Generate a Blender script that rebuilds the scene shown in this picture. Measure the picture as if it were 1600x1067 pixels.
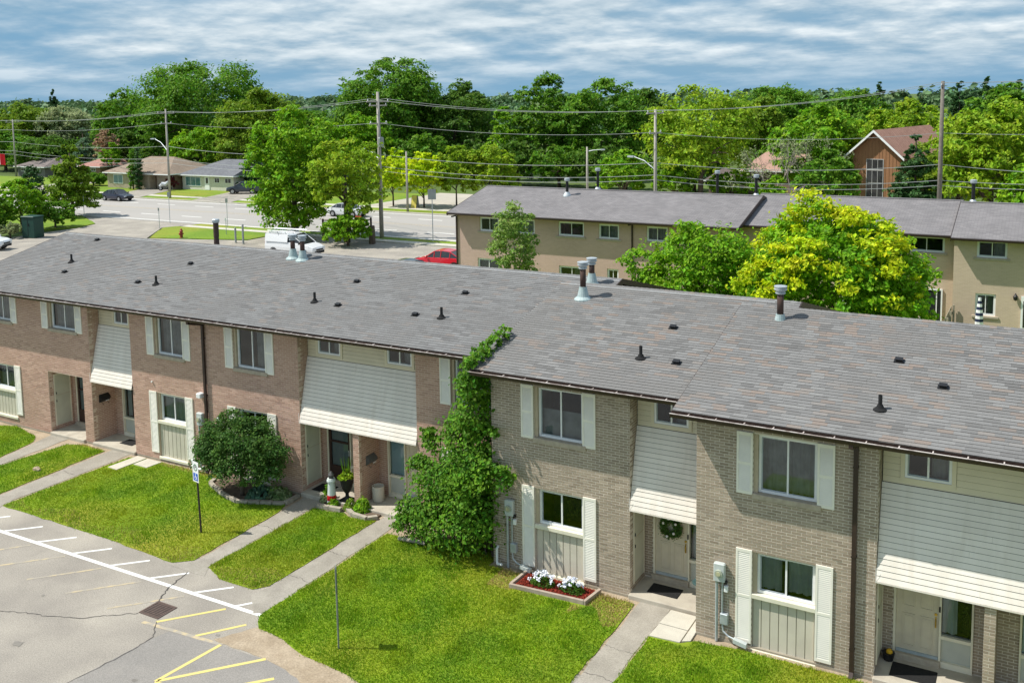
import bpy, math, random
import numpy as np
from mathutils import Vector, Matrix
for _o in list(bpy.data.objects): bpy.data.objects.remove(_o)
random.seed(7); RNG = np.random.default_rng(7)
SC = bpy.context.scene; COL = SC.collection
# ---------------------------------------------------------------- camera
YAW, PITCH, ROLL = 0.5125, -0.1044, -0.0148
CAMPOS = Vector((4.7909, -22.538, 12.6574))
_fw = Vector((-math.sin(YAW)*math.cos(PITCH), math.cos(YAW)*math.cos(PITCH), math.sin(PITCH)))
_rt = Vector((math.cos(YAW), math.sin(YAW), 0)); _up = _rt.cross(_fw)
_r = math.cos(ROLL)*_rt+math.sin(ROLL)*_up; _u = -math.sin(ROLL)*_rt+math.cos(ROLL)*_up
cam = bpy.data.cameras.new('camera'); camo = bpy.data.objects.new('camera', cam); COL.objects.link(camo)
camo.matrix_world = Matrix(((_r.x,_u.x,-_fw.x,CAMPOS.x),(_r.y,_u.y,-_fw.y,CAMPOS.y),(_r.z,_u.z,-_fw.z,CAMPOS.z),(0,0,0,1)))
cam.sensor_width = 36.0; cam.lens = 36.0*1520.43/1600.0; cam.shift_y = -(533.5-311.51)/1600.0
cam.clip_start = 0.1; cam.clip_end = 6000
SC.camera = camo
# ---------------------------------------------------------------- sun, sky, exposure
SUN_EL, SUN_AZ = math.radians(54.5), math.radians(27.0)      # azimuth of the light's travel, from +X to +Y
SUND = Vector((math.cos(SUN_AZ)*math.cos(SUN_EL), math.sin(SUN_AZ)*math.cos(SUN_EL), -math.sin(SUN_EL)))
sl = bpy.data.lights.new('sun', 'SUN'); sl.energy = 4.0; sl.angle = math.radians(0.53); sl.color = (1, .955, .88)
so = bpy.data.objects.new('sun', sl); COL.objects.link(so); so.rotation_euler = SUND.to_track_quat('-Z', 'Y').to_euler()
so.location = (0, 0, 60)
W = bpy.data.worlds.new('World'); SC.world = W; W.use_nodes = True
def world():
    nt = W.node_tree; N = nt.nodes; L = nt.links; N.clear()
    out = N.new('ShaderNodeOutputWorld'); bg = N.new('ShaderNodeBackground'); bg.inputs[1].default_value = 0.14
    sky = N.new('ShaderNodeTexSky'); sky.sky_type = 'NISHITA'; sky.sun_disc = False
    sky.sun_elevation = SUN_EL; sky.sun_rotation = math.atan2(-SUND.x, -SUND.y); sky.altitude = 100
    sky.air_density = 1.0; sky.dust_density = 0.3; sky.ozone_density = 2.0
    tc = N.new('ShaderNodeTexCoord'); sp = N.new('ShaderNodeSeparateXYZ'); L.new(tc.outputs['Generated'], sp.inputs[0])
    def mth(op, a, b=None, c=None):
        m = N.new('ShaderNodeMath'); m.operation = op
        for i, q in enumerate((a, b, c)):
            if q is None: continue
            if isinstance(q, (int, float)): m.inputs[i].default_value = q
            else: L.new(q, m.inputs[i])
        return m.outputs[0]
    zz = mth('ADD', mth('MAXIMUM', sp.outputs[2], 0.0), 0.15)
    cx = mth('DIVIDE', sp.outputs[0], zz); cy = mth('DIVIDE', sp.outputs[1], zz)
    cb = N.new('ShaderNodeCombineXYZ'); L.new(cx, cb.inputs[0]); L.new(cy, cb.inputs[1]); cb.inputs[2].default_value = 3.7
    n1 = N.new('ShaderNodeTexNoise'); n1.inputs['Scale'].default_value = 1.35; n1.inputs['Detail'].default_value = 9; n1.inputs['Roughness'].default_value = .58; n1.inputs['Distortion'].default_value = .0
    n2 = N.new('ShaderNodeTexNoise'); n2.inputs['Scale'].default_value = 1.35; n2.inputs['Detail'].default_value = 9; n2.inputs['Roughness'].default_value = .58; n2.inputs['Distortion'].default_value = .0
    n3 = N.new('ShaderNodeTexNoise'); n3.inputs['Scale'].default_value = 0.6; n3.inputs['Detail'].default_value = 3
    for n in (n1, n3): L.new(cb.outputs[0], n.inputs['Vector'])
    # the same cloud field sampled a little nearer: its difference lights the cloud tops and shades the bases
    zz2 = mth('ADD', mth('MAXIMUM', sp.outputs[2], 0.0), 0.159); cb2 = N.new('ShaderNodeCombineXYZ'); L.new(mth('DIVIDE', sp.outputs[0], zz2), cb2.inputs[0]); L.new(mth('DIVIDE', sp.outputs[1], zz2), cb2.inputs[1]); cb2.inputs[2].default_value = 3.7
    L.new(cb2.outputs[0], n2.inputs['Vector'])
    r1 = N.new('ShaderNodeValToRGB'); r1.color_ramp.elements[0].position = .36; r1.color_ramp.elements[1].position = .56
    L.new(mth('ADD', mth('MULTIPLY', n1.outputs[0], .62), mth('MULTIPLY', n3.outputs[0], .38)), r1.inputs[0])
    # cloud body tone: grey undersides to white tops
    r2 = N.new('ShaderNodeValToRGB'); e = r2.color_ramp.elements
    e[0].position = .26; e[0].color = (1.75, 2.5, 3.1, 1); e[1].position = .78; e[1].color = (4.5, 4.85, 5.0, 1)
    L.new(mth('ADD', mth('MULTIPLY', mth('SUBTRACT', n1.outputs[0], n2.outputs[0]), 1.5), mth('ADD', mth('MULTIPLY', n1.outputs[0], .55), .2)), r2.inputs[0])
    # blue between the clouds (sky texture, deepened)
    tint = N.new('ShaderNodeMix'); tint.data_type = 'RGBA'; tint.blend_type = 'MULTIPLY'; tint.inputs[0].default_value = 1
    L.new(sky.outputs[0], tint.inputs['A']); tint.inputs['B'].default_value = (.36, .62, .98, 1)
    lim = N.new('ShaderNodeMix'); lim.data_type = 'RGBA'; lim.blend_type = 'DARKEN'; lim.inputs[0].default_value = 1
    L.new(tint.outputs['Result'], lim.inputs['A']); lim.inputs['B'].default_value = (1.1, 2.1, 3.05, 1)
    mx = N.new('ShaderNodeMix'); mx.data_type = 'RGBA'
    # clouds thin out in the haze at the very horizon
    fade = N.new('ShaderNodeMapRange'); fade.inputs[1].default_value = 0.0; fade.inputs[2].default_value = .05; fade.inputs[3].default_value = .12; fade.inputs[4].default_value = 1
    L.new(sp.outputs[2], fade.inputs[0])
    L.new(mth('MULTIPLY', r1.outputs[0], fade.outputs[0]), mx.inputs[0])
    L.new(lim.outputs['Result'], mx.inputs['A']); L.new(r2.outputs[0], mx.inputs['B'])
    L.new(mx.outputs['Result'], bg.inputs[0]); L.new(bg.outputs[0], out.inputs[0])
world()
vs = SC.view_settings; vs.view_transform = 'Standard'; vs.look = 'None'; vs.gamma = 1; vs.use_curve_mapping = False; vs.exposure = 0.5
SC.render.engine = 'CYCLES'; SC.render.resolution_x = 1024; SC.render.resolution_y = 682
# ---------------------------------------------------------------- materials
MATS = {}
def mat(name, c1, c2=None, rough=.8, scale=3.0, detail=6, rnd=0.0, hue=0.0, bump=0.0, bscale=60.0, metal=0.0, spec=.3, coat=0.0, translucent=0.0, ramp=None, coords='world', c3=None, scale3=.4, lo=.35, hi=.65, stretch=None, speck=0.0, sscale=55.0):
    if name in MATS: return MATS[name]
    m = bpy.data.materials.new(name); m.use_nodes = True; nt = m.node_tree; N = nt.nodes; L = nt.links
    b = N['Principled BSDF']; out = N['Material Output']
    b.inputs['Roughness'].default_value = rough; b.inputs['Metallic'].default_value = metal; b.inputs['Specular IOR Level'].default_value = spec
    if coat: b.inputs['Coat Weight'].default_value = coat; b.inputs['Coat Roughness'].default_value = .05
    if coords == 'world': src = N.new('ShaderNodeNewGeometry').outputs['Position']
    else: src = N.new('ShaderNodeTexCoord').outputs['Object']
    if stretch:
        mp = N.new('ShaderNodeMapping'); mp.inputs['Scale'].default_value = stretch; L.new(src, mp.inputs[0]); src = mp.outputs[0]
    def rgba(c): return (c[0], c[1], c[2], 1)
    def noise(s, d=detail):
        n = N.new('ShaderNodeTexNoise'); n.inputs['Scale'].default_value = s; n.inputs['Detail'].default_value = d; L.new(src, n.inputs['Vector']); return n.outputs[0]
    col = None
    rn = None
    if rnd or hue or ramp:
        oi = N.new('ShaderNodeObjectInfo'); g = N.new('ShaderNodeNewGeometry')
        ad = N.new('ShaderNodeMath'); ad.operation = 'ADD'; L.new(oi.outputs['Random'], ad.inputs[0]); L.new(g.outputs['Random Per Island'], ad.inputs[1])
        fr = N.new('ShaderNodeMath'); fr.operation = 'FRACT'; L.new(ad.outputs[0], fr.inputs[0]); rn = fr.outputs[0]
    if ramp:
        cr = N.new('ShaderNodeValToRGB'); el = cr.color_ramp.elements
        while len(el) < len(ramp): el.new(.5)
        for e, (p, c) in zip(el, ramp): e.position = p; e.color = rgba(c)
        L.new(rn, cr.inputs[0]); col = cr.outputs[0]
    if col is None:
        if c2 is None: c2 = tuple(x*.8 for x in c1)
        mr = N.new('ShaderNodeMapRange'); mr.inputs[1].default_value = lo; mr.inputs[2].default_value = hi; L.new(noise(scale), mr.inputs[0])
        mx = N.new('ShaderNodeMix'); mx.data_type = 'RGBA'; L.new(mr.outputs[0], mx.inputs[0]); mx.inputs['A'].default_value = rgba(c1); mx.inputs['B'].default_value = rgba(c2); col = mx.outputs['Result']
    if c3 is not None:
        mr = N.new('ShaderNodeMapRange'); mr.inputs[1].default_value = .48; mr.inputs[2].default_value = .68; L.new(noise(scale3, 4), mr.inputs[0])
        mx = N.new('ShaderNodeMix'); mx.data_type = 'RGBA'; L.new(mr.outputs[0], mx.inputs[0]); L.new(col, mx.inputs['A']); mx.inputs['B'].default_value = rgba(c3); col = mx.outputs['Result']
    if speck:
        mr = N.new('ShaderNodeMapRange'); mr.inputs[1].default_value = .3; mr.inputs[2].default_value = .7; mr.inputs[3].default_value = 1-speck; mr.inputs[4].default_value = 1+speck; L.new(noise(sscale, 3), mr.inputs[0])
        vm = N.new('ShaderNodeHueSaturation'); L.new(col, vm.inputs['Color']); L.new(mr.outputs[0], vm.inputs['Value']); col = vm.outputs[0]
    if rnd or hue:
        hs = N.new('ShaderNodeHueSaturation'); L.new(col, hs.inputs['Color'])
        if rnd:
            mr = N.new('ShaderNodeMapRange'); mr.inputs[3].default_value = 1-rnd; mr.inputs[4].default_value = 1+rnd; L.new(rn, mr.inputs[0]); L.new(mr.outputs[0], hs.inputs['Value'])
        if hue:
            m7 = N.new('ShaderNodeMath'); m7.operation = 'MULTIPLY'; m7.inputs[1].default_value = 7.31; L.new(rn, m7.inputs[0])
            f7 = N.new('ShaderNodeMath'); f7.operation = 'FRACT'; L.new(m7.outputs[0], f7.inputs[0])
            mr = N.new('ShaderNodeMapRange'); mr.inputs[3].default_value = .5-hue; mr.inputs[4].default_value = .5+hue; L.new(f7.outputs[0], mr.inputs[0]); L.new(mr.outputs[0], hs.inputs['Hue'])
        col = hs.outputs[0]
    L.new(col, b.inputs['Base Color'])
    if bump:
        bp = N.new('ShaderNodeBump'); bp.inputs['Strength'].default_value = bump; bp.inputs['Distance'].default_value = .02; L.new(noise(bscale, 5), bp.inputs['Height']); L.new(bp.outputs[0], b.inputs['Normal'])
    if translucent:
        t = N.new('ShaderNodeBsdfTranslucent'); L.new(col, t.inputs[0]); ms = N.new('ShaderNodeMixShader'); ms.inputs[0].default_value = translucent
        L.new(b.outputs[0], ms.inputs[1]); L.new(t.outputs[0], ms.inputs[2]); L.new(ms.outputs[0], out.inputs[0])
    MATS[name] = m; return m
def glass(name, tint=(.55, .6, .62), refl=.05):
    m = bpy.data.materials.new(name); m.use_nodes = True; nt = m.node_tree; N = nt.nodes; L = nt.links; N.clear()
    out = N.new('ShaderNodeOutputMaterial'); tr = N.new('ShaderNodeBsdfTransparent'); tr.inputs[0].default_value = (*tint, 1)
    gl = N.new('ShaderNodeBsdfGlossy'); gl.inputs['Roughness'].default_value = .03; gl.inputs[0].default_value = (.9, .95, 1, 1)
    fr = N.new('ShaderNodeFresnel'); fr.inputs[0].default_value = 1.45
    ad = N.new('ShaderNodeMath'); ad.operation = 'ADD'; ad.inputs[1].default_value = refl-.04; L.new(fr.outputs[0], ad.inputs[0])
    nz = N.new('ShaderNodeTexNoise'); nz.inputs['Scale'].default_value = 2.0; bp = N.new('ShaderNodeBump'); bp.inputs['Strength'].default_value = .04; L.new(nz.outputs[0], bp.inputs['Height']); L.new(bp.outputs[0], gl.inputs['Normal'])
    mx = N.new('ShaderNodeMixShader'); L.new(ad.outputs[0], mx.inputs[0]); L.new(tr.outputs[0], mx.inputs[1]); L.new(gl.outputs[0], mx.inputs[2]); L.new(mx.outputs[0], out.inputs[0])
    MATS[name] = m; return m
GLASS = glass('window_glass', (.66, .72, .72), .075); CARGLASS = glass('car_glass', (.12, .14, .16), .2)
def leafmat(name, c1, c2, rnd=.42, hue=.02, tl=.42, scale=.5):
    return mat(name, c1, c2, rough=.6, scale=scale, detail=3, rnd=rnd, hue=hue, translucent=tl, spec=.25)
brickA = mat('brick_rose', None, ramp=[(0, (.375, .235, .18)), (.3, (.44, .28, .215)), (.6, (.49, .315, .242)), (.85, (.535, .355, .278)), (1, (.405, .25, .205))], rough=.9, bump=.2, bscale=90, spec=.15, c3=(.425, .27, .205), scale3=.7)
brickB = mat('brick_buff', None, ramp=[(0, (.275, .22, .165)), (.3, (.335, .272, .205)), (.6, (.375, .305, .232)), (.85, (.42, .345, .265)), (1, (.30, .24, .185))], rough=.9, bump=.2, bscale=90, spec=.15, c3=(.325, .265, .2), scale3=.7)
mortA = mat('mortar_rose', (.68, .54, .43), (.6, .47, .37), rough=.95, scale=2)
mortB = mat('mortar_buff', (.69, .62, .53), (.61, .545, .46), rough=.95, scale=2)
shing = mat('shingle_grey', None, ramp=[(0, (.155, .152, .15)), (.2, (.183, .182, .18)), (.5, (.20, .20, .198)), (.85, (.222, .222, .22)), (.93, (.225, .205, .19)), (1, (.19, .175, .165))], rough=.93, bump=.5, bscale=160, spec=.12, c3=(.185, .182, .178), scale3=.45, speck=.18, sscale=90)
shing_warm = mat('shingle_mixed', None, ramp=[(0, (.155, .152, .148)), (.22, (.19, .188, .184)), (.5, (.212, .21, .206)), (.74, (.238, .236, .23)), (.82, (.238, .21, .188)), (.92, (.255, .208, .178)), (1, (.2, .178, .162))], rough=.93, bump=.5, bscale=160, spec=.12, c3=(.195, .19, .183), scale3=.45, speck=.18, sscale=90)
brown = mat('brown_metal', (.045, .026, .02), (.032, .02, .016), rough=.45, scale=6, spec=.4)
brown_lip = mat('worn_glint_lip', (.62, .56, .52), (.34, .28, .25), rough=.4, scale=5, lo=.45, hi=.6, spec=.5)  # pale tone: worn metal plus a highlight painted into the colour
siding = mat('cream_siding', (.82, .765, .69), (.76, .705, .63), rough=.5, scale=1.2, rnd=.03, c3=(.74, .68, .60), scale3=2.2, stretch=(2.5, 1, .35))
siding_y = mat('bounce_lit_siding', (.73, .65, .49), (.67, .6, .45), rough=.5, scale=1.5, rnd=.025)  # yellowish bounced light put into the colour of the upper boards
lap_shadow = mat('lap_shadow_backing', (.10, .095, .08), (.08, .075, .065), rough=.9, scale=3)  # dark sheet behind the board gaps, painting in the lap shadow lines
cream = mat('cream_paint', (.78, .74, .60), (.70, .66, .52), rough=.5, scale=3)
shut = mat('shutter_white', (.86, .83, .73), (.81, .78, .69), rough=.5, scale=4)
panelm = mat('panel_taupe', (.60, .56, .46), (.55, .51, .42), rough=.6, scale=3, rnd=.03)
whitef = mat('white_vinyl', (.84, .85, .84), (.79, .8, .8), rough=.35, scale=6, spec=.4)
trimbuff = mat('buff_trim', (.50, .42, .30), (.44, .36, .26), rough=.6, scale=6)
stone = mat('stone_sill', (.46, .40, .31), (.38, .32, .25), rough=.9, scale=9, bump=.2)
concrete = mat('concrete', (.50, .46, .38), (.43, .39, .32), rough=.92, scale=1.6, bump=.2, bscale=120, c3=(.38, .34, .28), scale3=2.5, speck=.08)
paleconc = mat('pale_concrete', (.56, .53, .45), (.48, .45, .38), rough=.92, scale=2, bump=.2, bscale=120, speck=.1)
foundation = mat('foundation_concrete', (.36, .32, .25), (.27, .24, .19), rough=.95, scale=5, bump=.3, bscale=40)
doorbeige = mat('beige_door', (.62, .56, .43), (.57, .51, .4), rough=.45, scale=5)
doorbrown = mat('dark_storm_door', (.06, .033, .026), (.045, .025, .022), rough=.4, scale=5)
black = mat('black_metal', (.02, .02, .021), (.015, .015, .016), rough=.5, scale=8)
rubber = mat('black_rubber', (.012, .012, .013), (.018, .018, .018), rough=.9, scale=30)
galv = mat('galvanised', (.50, .54, .56), (.40, .44, .47), rough=.45, scale=7, metal=.35)
greymetal = mat('grey_meter_box', (.54, .58, .56), (.47, .51, .5), rough=.45, scale=7)
rust = mat('rusty_flue', (.085, .048, .038), (.05, .034, .03), rough=.75, scale=7)
flash = mat('teal_flashing', (.40, .48, .48), (.3, .39, .39), rough=.5, scale=9)
brass = mat('brass', (.55, .38, .07), (.45, .3, .05), rough=.3, metal=.8, scale=8)
curtain = mat('grey_curtain', (.38, .38, .365), (.28, .28, .27), rough=.9, scale=4)
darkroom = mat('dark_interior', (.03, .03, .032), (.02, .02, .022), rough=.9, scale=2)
blindteal = mat('white_blind', (.62, .74, .74), (.56, .68, .69), rough=.6, scale=3)
asphalt = mat('old_asphalt', (.335, .305, .26), (.28, .255, .22), rough=.95, scale=.8, bump=.4, bscale=150, c3=(.385, .35, .295), scale3=.5, speck=.24, sscale=38)
asphalt2 = mat('newer_asphalt', (.285, .265, .24), (.25, .235, .215), rough=.95, scale=1.3, bump=.4, bscale=150, speck=.2, sscale=38)
pathm = mat('path_asphalt', (.365, .335, .285), (.31, .285, .24), rough=.95, scale=2.0, bump=.4, bscale=140, c3=(.285, .26, .22), scale3=1.6, speck=.18, sscale=38)
roadm = mat('road_asphalt', (.37, .35, .325), (.33, .315, .29), rough=.93, scale=.25, stretch=(.12, 1, 1))
whitep = mat('white_line_paint', (.84, .84, .80), (.76, .76, .71), rough=.7, scale=7)
yellowp = mat('yellow_line_paint', (.70, .58, .19), (.62, .51, .2), rough=.7, scale=6)
yellowf = mat('faded_yellow_paint', (.50, .41, .26), (.355, .32, .265), rough=.9, scale=5, lo=.38, hi=.56)
crackm = mat('crack_tar', (.07, .065, .06), (.11, .10, .09), rough=.9, scale=9)
lawnm = mat('lawn_soil', (.20, .29, .012), (.13, .22, .01), rough=.95, scale=1.3, c3=(.29, .29, .03), scale3=.28)
grassm = mat('grass_blades', (.235, .385, .012), (.135, .28, .010), rough=.55, scale=1.3, rnd=.3, hue=.022, translucent=.35, c3=(.35, .40, .024), scale3=.3, spec=.2)
grassdry = mat('dry_grass', (.40, .34, .09), (.48, .36, .14), rough=.8, scale=1.5, rnd=.35, hue=.02, translucent=.2)
dirtm = mat('dirt', (.42, .34, .245), (.33, .26, .18), rough=.98, scale=2.5, bump=.6, bscale=60, speck=.2, sscale=30)
groundm = mat('far_ground', (.10, .15, .03), (.07, .11, .025), rough=.98, scale=.05)
farlawn = mat('far_lawn', (.17, .265, .018), (.13, .22, .016), rough=.95, scale=.25, c3=(.25, .26, .03), scale3=.12, speck=.15, sscale=4)
bark = mat('bark', (.13, .10, .075), (.08, .065, .05), rough=.95, scale=6, stretch=(1, 1, .2))
palebark = mat('pale_bark', (.34, .30, .26), (.23, .2, .17), rough=.95, scale=6)
woodpole = mat('weathered_pole', (.42, .39, .35), (.32, .29, .26), rough=.95, scale=5, stretch=(1, 1, .1))
wirem = mat('wire', (.36, .38, .37), (.3, .32, .31), rough=.5, scale=3)
# ---------------------------------------------------------------- mesh helpers
BASE = {}
def reg(o, b): BASE[o.name] = Vector(b)
def tag(o, label=None, cat=None, group=None, kind=None):
    if label: o['label'] = label
    if cat: o['category'] = cat
    if group: o['group'] = group
    if kind: o['kind'] = kind
    return o
def thing(name, label, cat, loc=(0, 0, 0), rz=0.0, group=None, local=False):
    o = bpy.data.objects.new(name, None); COL.objects.link(o); o.location = loc; o.rotation_euler = (0, 0, rz); o.empty_display_size = .3
    reg(o, (0, 0, 0) if (local or rz) else loc); return tag(o, label, cat, group)
def link(name, me, m, parent=None, label=None, kind=None, loc=None):
    o = bpy.data.objects.new(name, me); COL.objects.link(o)
    if m is not None and not me.materials: me.materials.append(m)
    if parent is not None: o.parent = parent; reg(o, BASE[parent.name])
    else: reg(o, loc or (0, 0, 0))
    if loc is not None and parent is None: o.location = loc
    if label: o['label'] = label
    if kind: o['kind'] = kind
    return o
class MB:
    def __init__(s): s.v = []; s.f = []
    def add(s, vs, fs):
        n = len(s.v); s.v += [tuple(q) for q in vs]; s.f += [tuple(i+n for i in f) for f in fs]; return s
    def box(s, x0, x1, y0, y1, z0, z1):
        return s.add([(x0,y0,z0),(x1,y0,z0),(x1,y1,z0),(x0,y1,z0),(x0,y0,z1),(x1,y0,z1),(x1,y1,z1),(x0,y1,z1)],
                     [(0,3,2,1),(4,5,6,7),(0,1,5,4),(1,2,6,5),(2,3,7,6),(3,0,4,7)])
    def bbox(s, x0, x1, y0, y1, z0, z1, b=.01):
        # box with chamfered vertical and top edges (rounded-off look)
        ring = lambda i, z: [(x0+i+b, y0+i, z), (x1-i-b, y0+i, z), (x1-i, y0+i+b, z), (x1-i, y1-i-b, z), (x1-i-b, y1-i, z), (x0+i+b, y1-i, z), (x0+i, y1-i-b, z), (x0+i, y0+i+b, z)]
        r = ring(0, z0)+ring(0, z1-b)+ring(b, z1)
        fs = [tuple(range(7, -1, -1)), tuple(range(16, 24))]
        for k in (0, 8):
            for i in range(8): fs.append((k+i, k+(i+1) % 8, k+8+(i+1) % 8, k+8+i))
        return s.add(r, fs)
    def obox(s, c, ax, ay, az):      # centre and three half-extent vectors
        c = Vector(c); ax, ay, az = Vector(ax), Vector(ay), Vector(az)
        vs = [c+ax*i+ay*j+az*k for k in (-1, 1) for i, j in ((-1,-1),(1,-1),(1,1),(-1,1))]
        return s.add(vs, [(0,3,2,1),(4,5,6,7),(0,1,5,4),(1,2,6,5),(2,3,7,6),(3,0,4,7)])
    def poly(s, pts): return s.add(pts, [tuple(range(len(pts)))])
    def slab(s, pts, z0, z1):        # vertical prism of a ccw outline
        n = len(pts); a = sum(pts[i][0]*pts[(i+1) % n][1]-pts[(i+1) % n][0]*pts[i][1] for i in range(n))
        if a < 0: pts = pts[::-1]
        vs = [(x, y, z0) for x, y in pts]+[(x, y, z1) for x, y in pts]
        return s.add(vs, [tuple(range(n-1, -1, -1)), tuple(range(n, 2*n))]+[(i, (i+1) % n, n+(i+1) % n, n+i) for i in range(n)])
    def prism(s, pts, x0, x1):       # outline in (y,z), extruded along x
        n = len(pts); vs = [(x0, y, z) for y, z in pts]+[(x1, y, z) for y, z in pts]
        return s.add(vs, [tuple(range(n-1, -1, -1)), tuple(range(n, 2*n))]+[(i, (i+1) % n, n+(i+1) % n, n+i) for i in range(n)])
    def tube(s, pts, rad, n=8, cap=True):
        pts = [Vector(p) for p in pts]; m = len(pts)
        if isinstance(rad, (int, float)): rad = [rad]*m
        rings = []; ref = None
        for i, p in enumerate(pts):
            d = (pts[min(i+1, m-1)]-pts[max(i-1, 0)]).normalized()
            if ref is None: ref = d.orthogonal().normalized()
            u = (ref-d*ref.dot(d))
            u = u.normalized() if u.length > 1e-5 else d.orthogonal().normalized()
            ref = u; w = d.cross(u)
            rings.append([p+(u*math.cos(2*math.pi*k/n)+w*math.sin(2*math.pi*k/n))*rad[i] for k in range(n)])
        vs = [q for r in rings for q in r]; fs = []
        for i in range(m-1):
            for k in range(n): fs.append((i*n+k, i*n+(k+1) % n, (i+1)*n+(k+1) % n, (i+1)*n+k))
        if cap: fs += [tuple(range(n-1, -1, -1)), tuple(range((m-1)*n, m*n))]
        return s.add(vs, fs)
    def lathe(s, c, prof, n=14):
        vs = [(c[0]+r*math.cos(2*math.pi*k/n), c[1]+r*math.sin(2*math.pi*k/n), c[2]+z) for r, z in prof for k in range(n)]
        fs = [(i*n+k, i*n+(k+1) % n, (i+1)*n+(k+1) % n, (i+1)*n+k) for i in range(len(prof)-1) for k in range(n)]
        fs += [tuple(range(n-1, -1, -1)), tuple(range((len(prof)-1)*n, len(prof)*n))]
        return s.add(vs, fs)
    def ball(s, c, r, n=10, m=6, sz=1.0):
        return s.lathe((c[0], c[1], c[2]), [(max(r*math.sin(math.pi*i/m), r*.02), -r*sz*math.cos(math.pi*i/m)) for i in range(m+1)], n)
    def disc(s, c, axis, r, h, n=16):
        a = Vector(axis).normalized(); c = Vector(c); return s.tube([c-a*h/2, c+a*h/2], r, n)
    def build(s, name, m, parent=None, label=None, kind=None, smooth=False, cat=None, group=None, loc=None):
        b = BASE[parent.name] if parent is not None else Vector(loc or (0, 0, 0))
        me = bpy.data.meshes.new(name); me.from_pydata([(x-b.x, y-b.y, z-b.z) for x, y, z in s.v], [], s.f)
        if smooth: me.polygons.foreach_set('use_smooth', [True]*len(me.polygons))
        o = link(name, me, m, parent, label, kind, loc)
        if cat: o['category'] = cat
        if group: o['group'] = group
        return o
def npmesh(name, verts, faces, m, parent=None, kind=None, label=None, loc=None, smooth=False, m2=None, mi=None):
    b = BASE[parent.name] if parent is not None else Vector(loc or (0, 0, 0))
    verts = np.asarray(verts, np.float32)-np.array(b, np.float32); faces = np.asarray(faces, np.int32)
    me = bpy.data.meshes.new(name); k = faces.shape[1]
    me.vertices.add(len(verts)); me.vertices.foreach_set('co', verts.ravel())
    me.loops.add(faces.size); me.loops.foreach_set('vertex_index', faces.ravel())
    me.polygons.add(len(faces)); me.polygons.foreach_set('loop_start', np.arange(0, faces.size, k, dtype=np.int32))
    me.update(calc_edges=True); me.validate()
    if not smooth: me.shade_flat()
    if m2 is not None: me.materials.append(m); me.materials.append(m2); me.polygons.foreach_set('material_index', np.asarray(mi, np.int32))
    return link(name, me, m, parent, label, kind, loc)
def structure(name, mb, m, label=None, parent=None):
    o = mb.build(name, m, parent)
    if parent is None: o['kind'] = 'structure'
    if label: o['label'] = label
    return o
# ================================================================ GROUND AND ROADS
def inpoly(P, poly):
    x, y = P[:, 0], P[:, 1]; ins = np.zeros(len(P), bool); n = len(poly); j = n-1
    for i in range(n):
        xi, yi = poly[i]; xj, yj = poly[j]
        c = ((yi > y) != (yj > y)) & (x < (xj-xi)*(y-yi)/((yj-yi)+1e-12)+xi); ins ^= c; j = i
    return ins
def roughen(poly, step=.25, amp=.05, seed=1):
    r = random.Random(seed); out = []
    for i in range(len(poly)):
        a, b = Vector((*poly[i], 0)), Vector((*poly[(i+1) % len(poly)], 0)); L = (b-a).length; k = max(1, int(L/step))
        d = (b-a).normalized(); nrm = Vector((-d.y, d.x, 0))
        for q in range(k):
            p = a+(b-a)*q/k+(nrm*r.uniform(-amp, amp) if q else nrm*0); out.append((p.x, p.y))
    return out
def S(name, pts, z0, z1, m, label, cat='ground'):
    o = MB().slab(pts, z0, z1).build(name, m); tag(o, label, cat, kind='structure'); return o
def strip(a, b, w):
    a, b = Vector((*a, 0)), Vector((*b, 0)); d = (b-a).normalized(); n = Vector((-d.y, d.x, 0))*w/2
    return [(q.x, q.y) for q in (a-n, b-n, b+n, a+n)]
g = MB().poly([(-3000, -400, .12), (3000, -400, .12), (3000, 5000, .12), (-3000, 5000, .12)]).build('ground', groundm)
tag(g, 'green ground reaching to the horizon', 'ground', kind='structure')
S('parking_lot', [(-90, -48), (12, -48), (12, -4.6), (-90, -4.6)], .14, .24, asphalt, 'light grey worn asphalt of the front parking lot', 'parking lot')
S('asphalt_patch', [(-13.42, -10.1), (-13.2, -7.95), (-13.1, -7.58), (-11.5, -7.42), (-10.1, -7.38), (-8, -7.8), (-5, -9.2), (-5, -16), (-13.6, -16)], .2, .2435, asphalt2, 'darker newer asphalt patch in the parking lot corner', 'asphalt')
S('soil_strip', [(-36, -4.58), (12, -4.58), (12, .5), (-36, .5)], .14, .236, dirtm, 'bare soil strip along the brick wall base', 'soil')
S('dirt_edge', roughen([(-11.9, -7.32), (-11.35, -6.45), (-10.45, -6.5), (-9.6, -6.75), (-8.2, -6.9), (-7.2, -7.3), (-6.2, -8.6), (-7.2, -9.0), (-8.5, -7.75), (-9.8, -7.42), (-10.8, -7.34)], .2, .06, 3), .2, .2465, dirtm, 'worn sandy dirt between asphalt and lawn', 'dirt')
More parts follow.
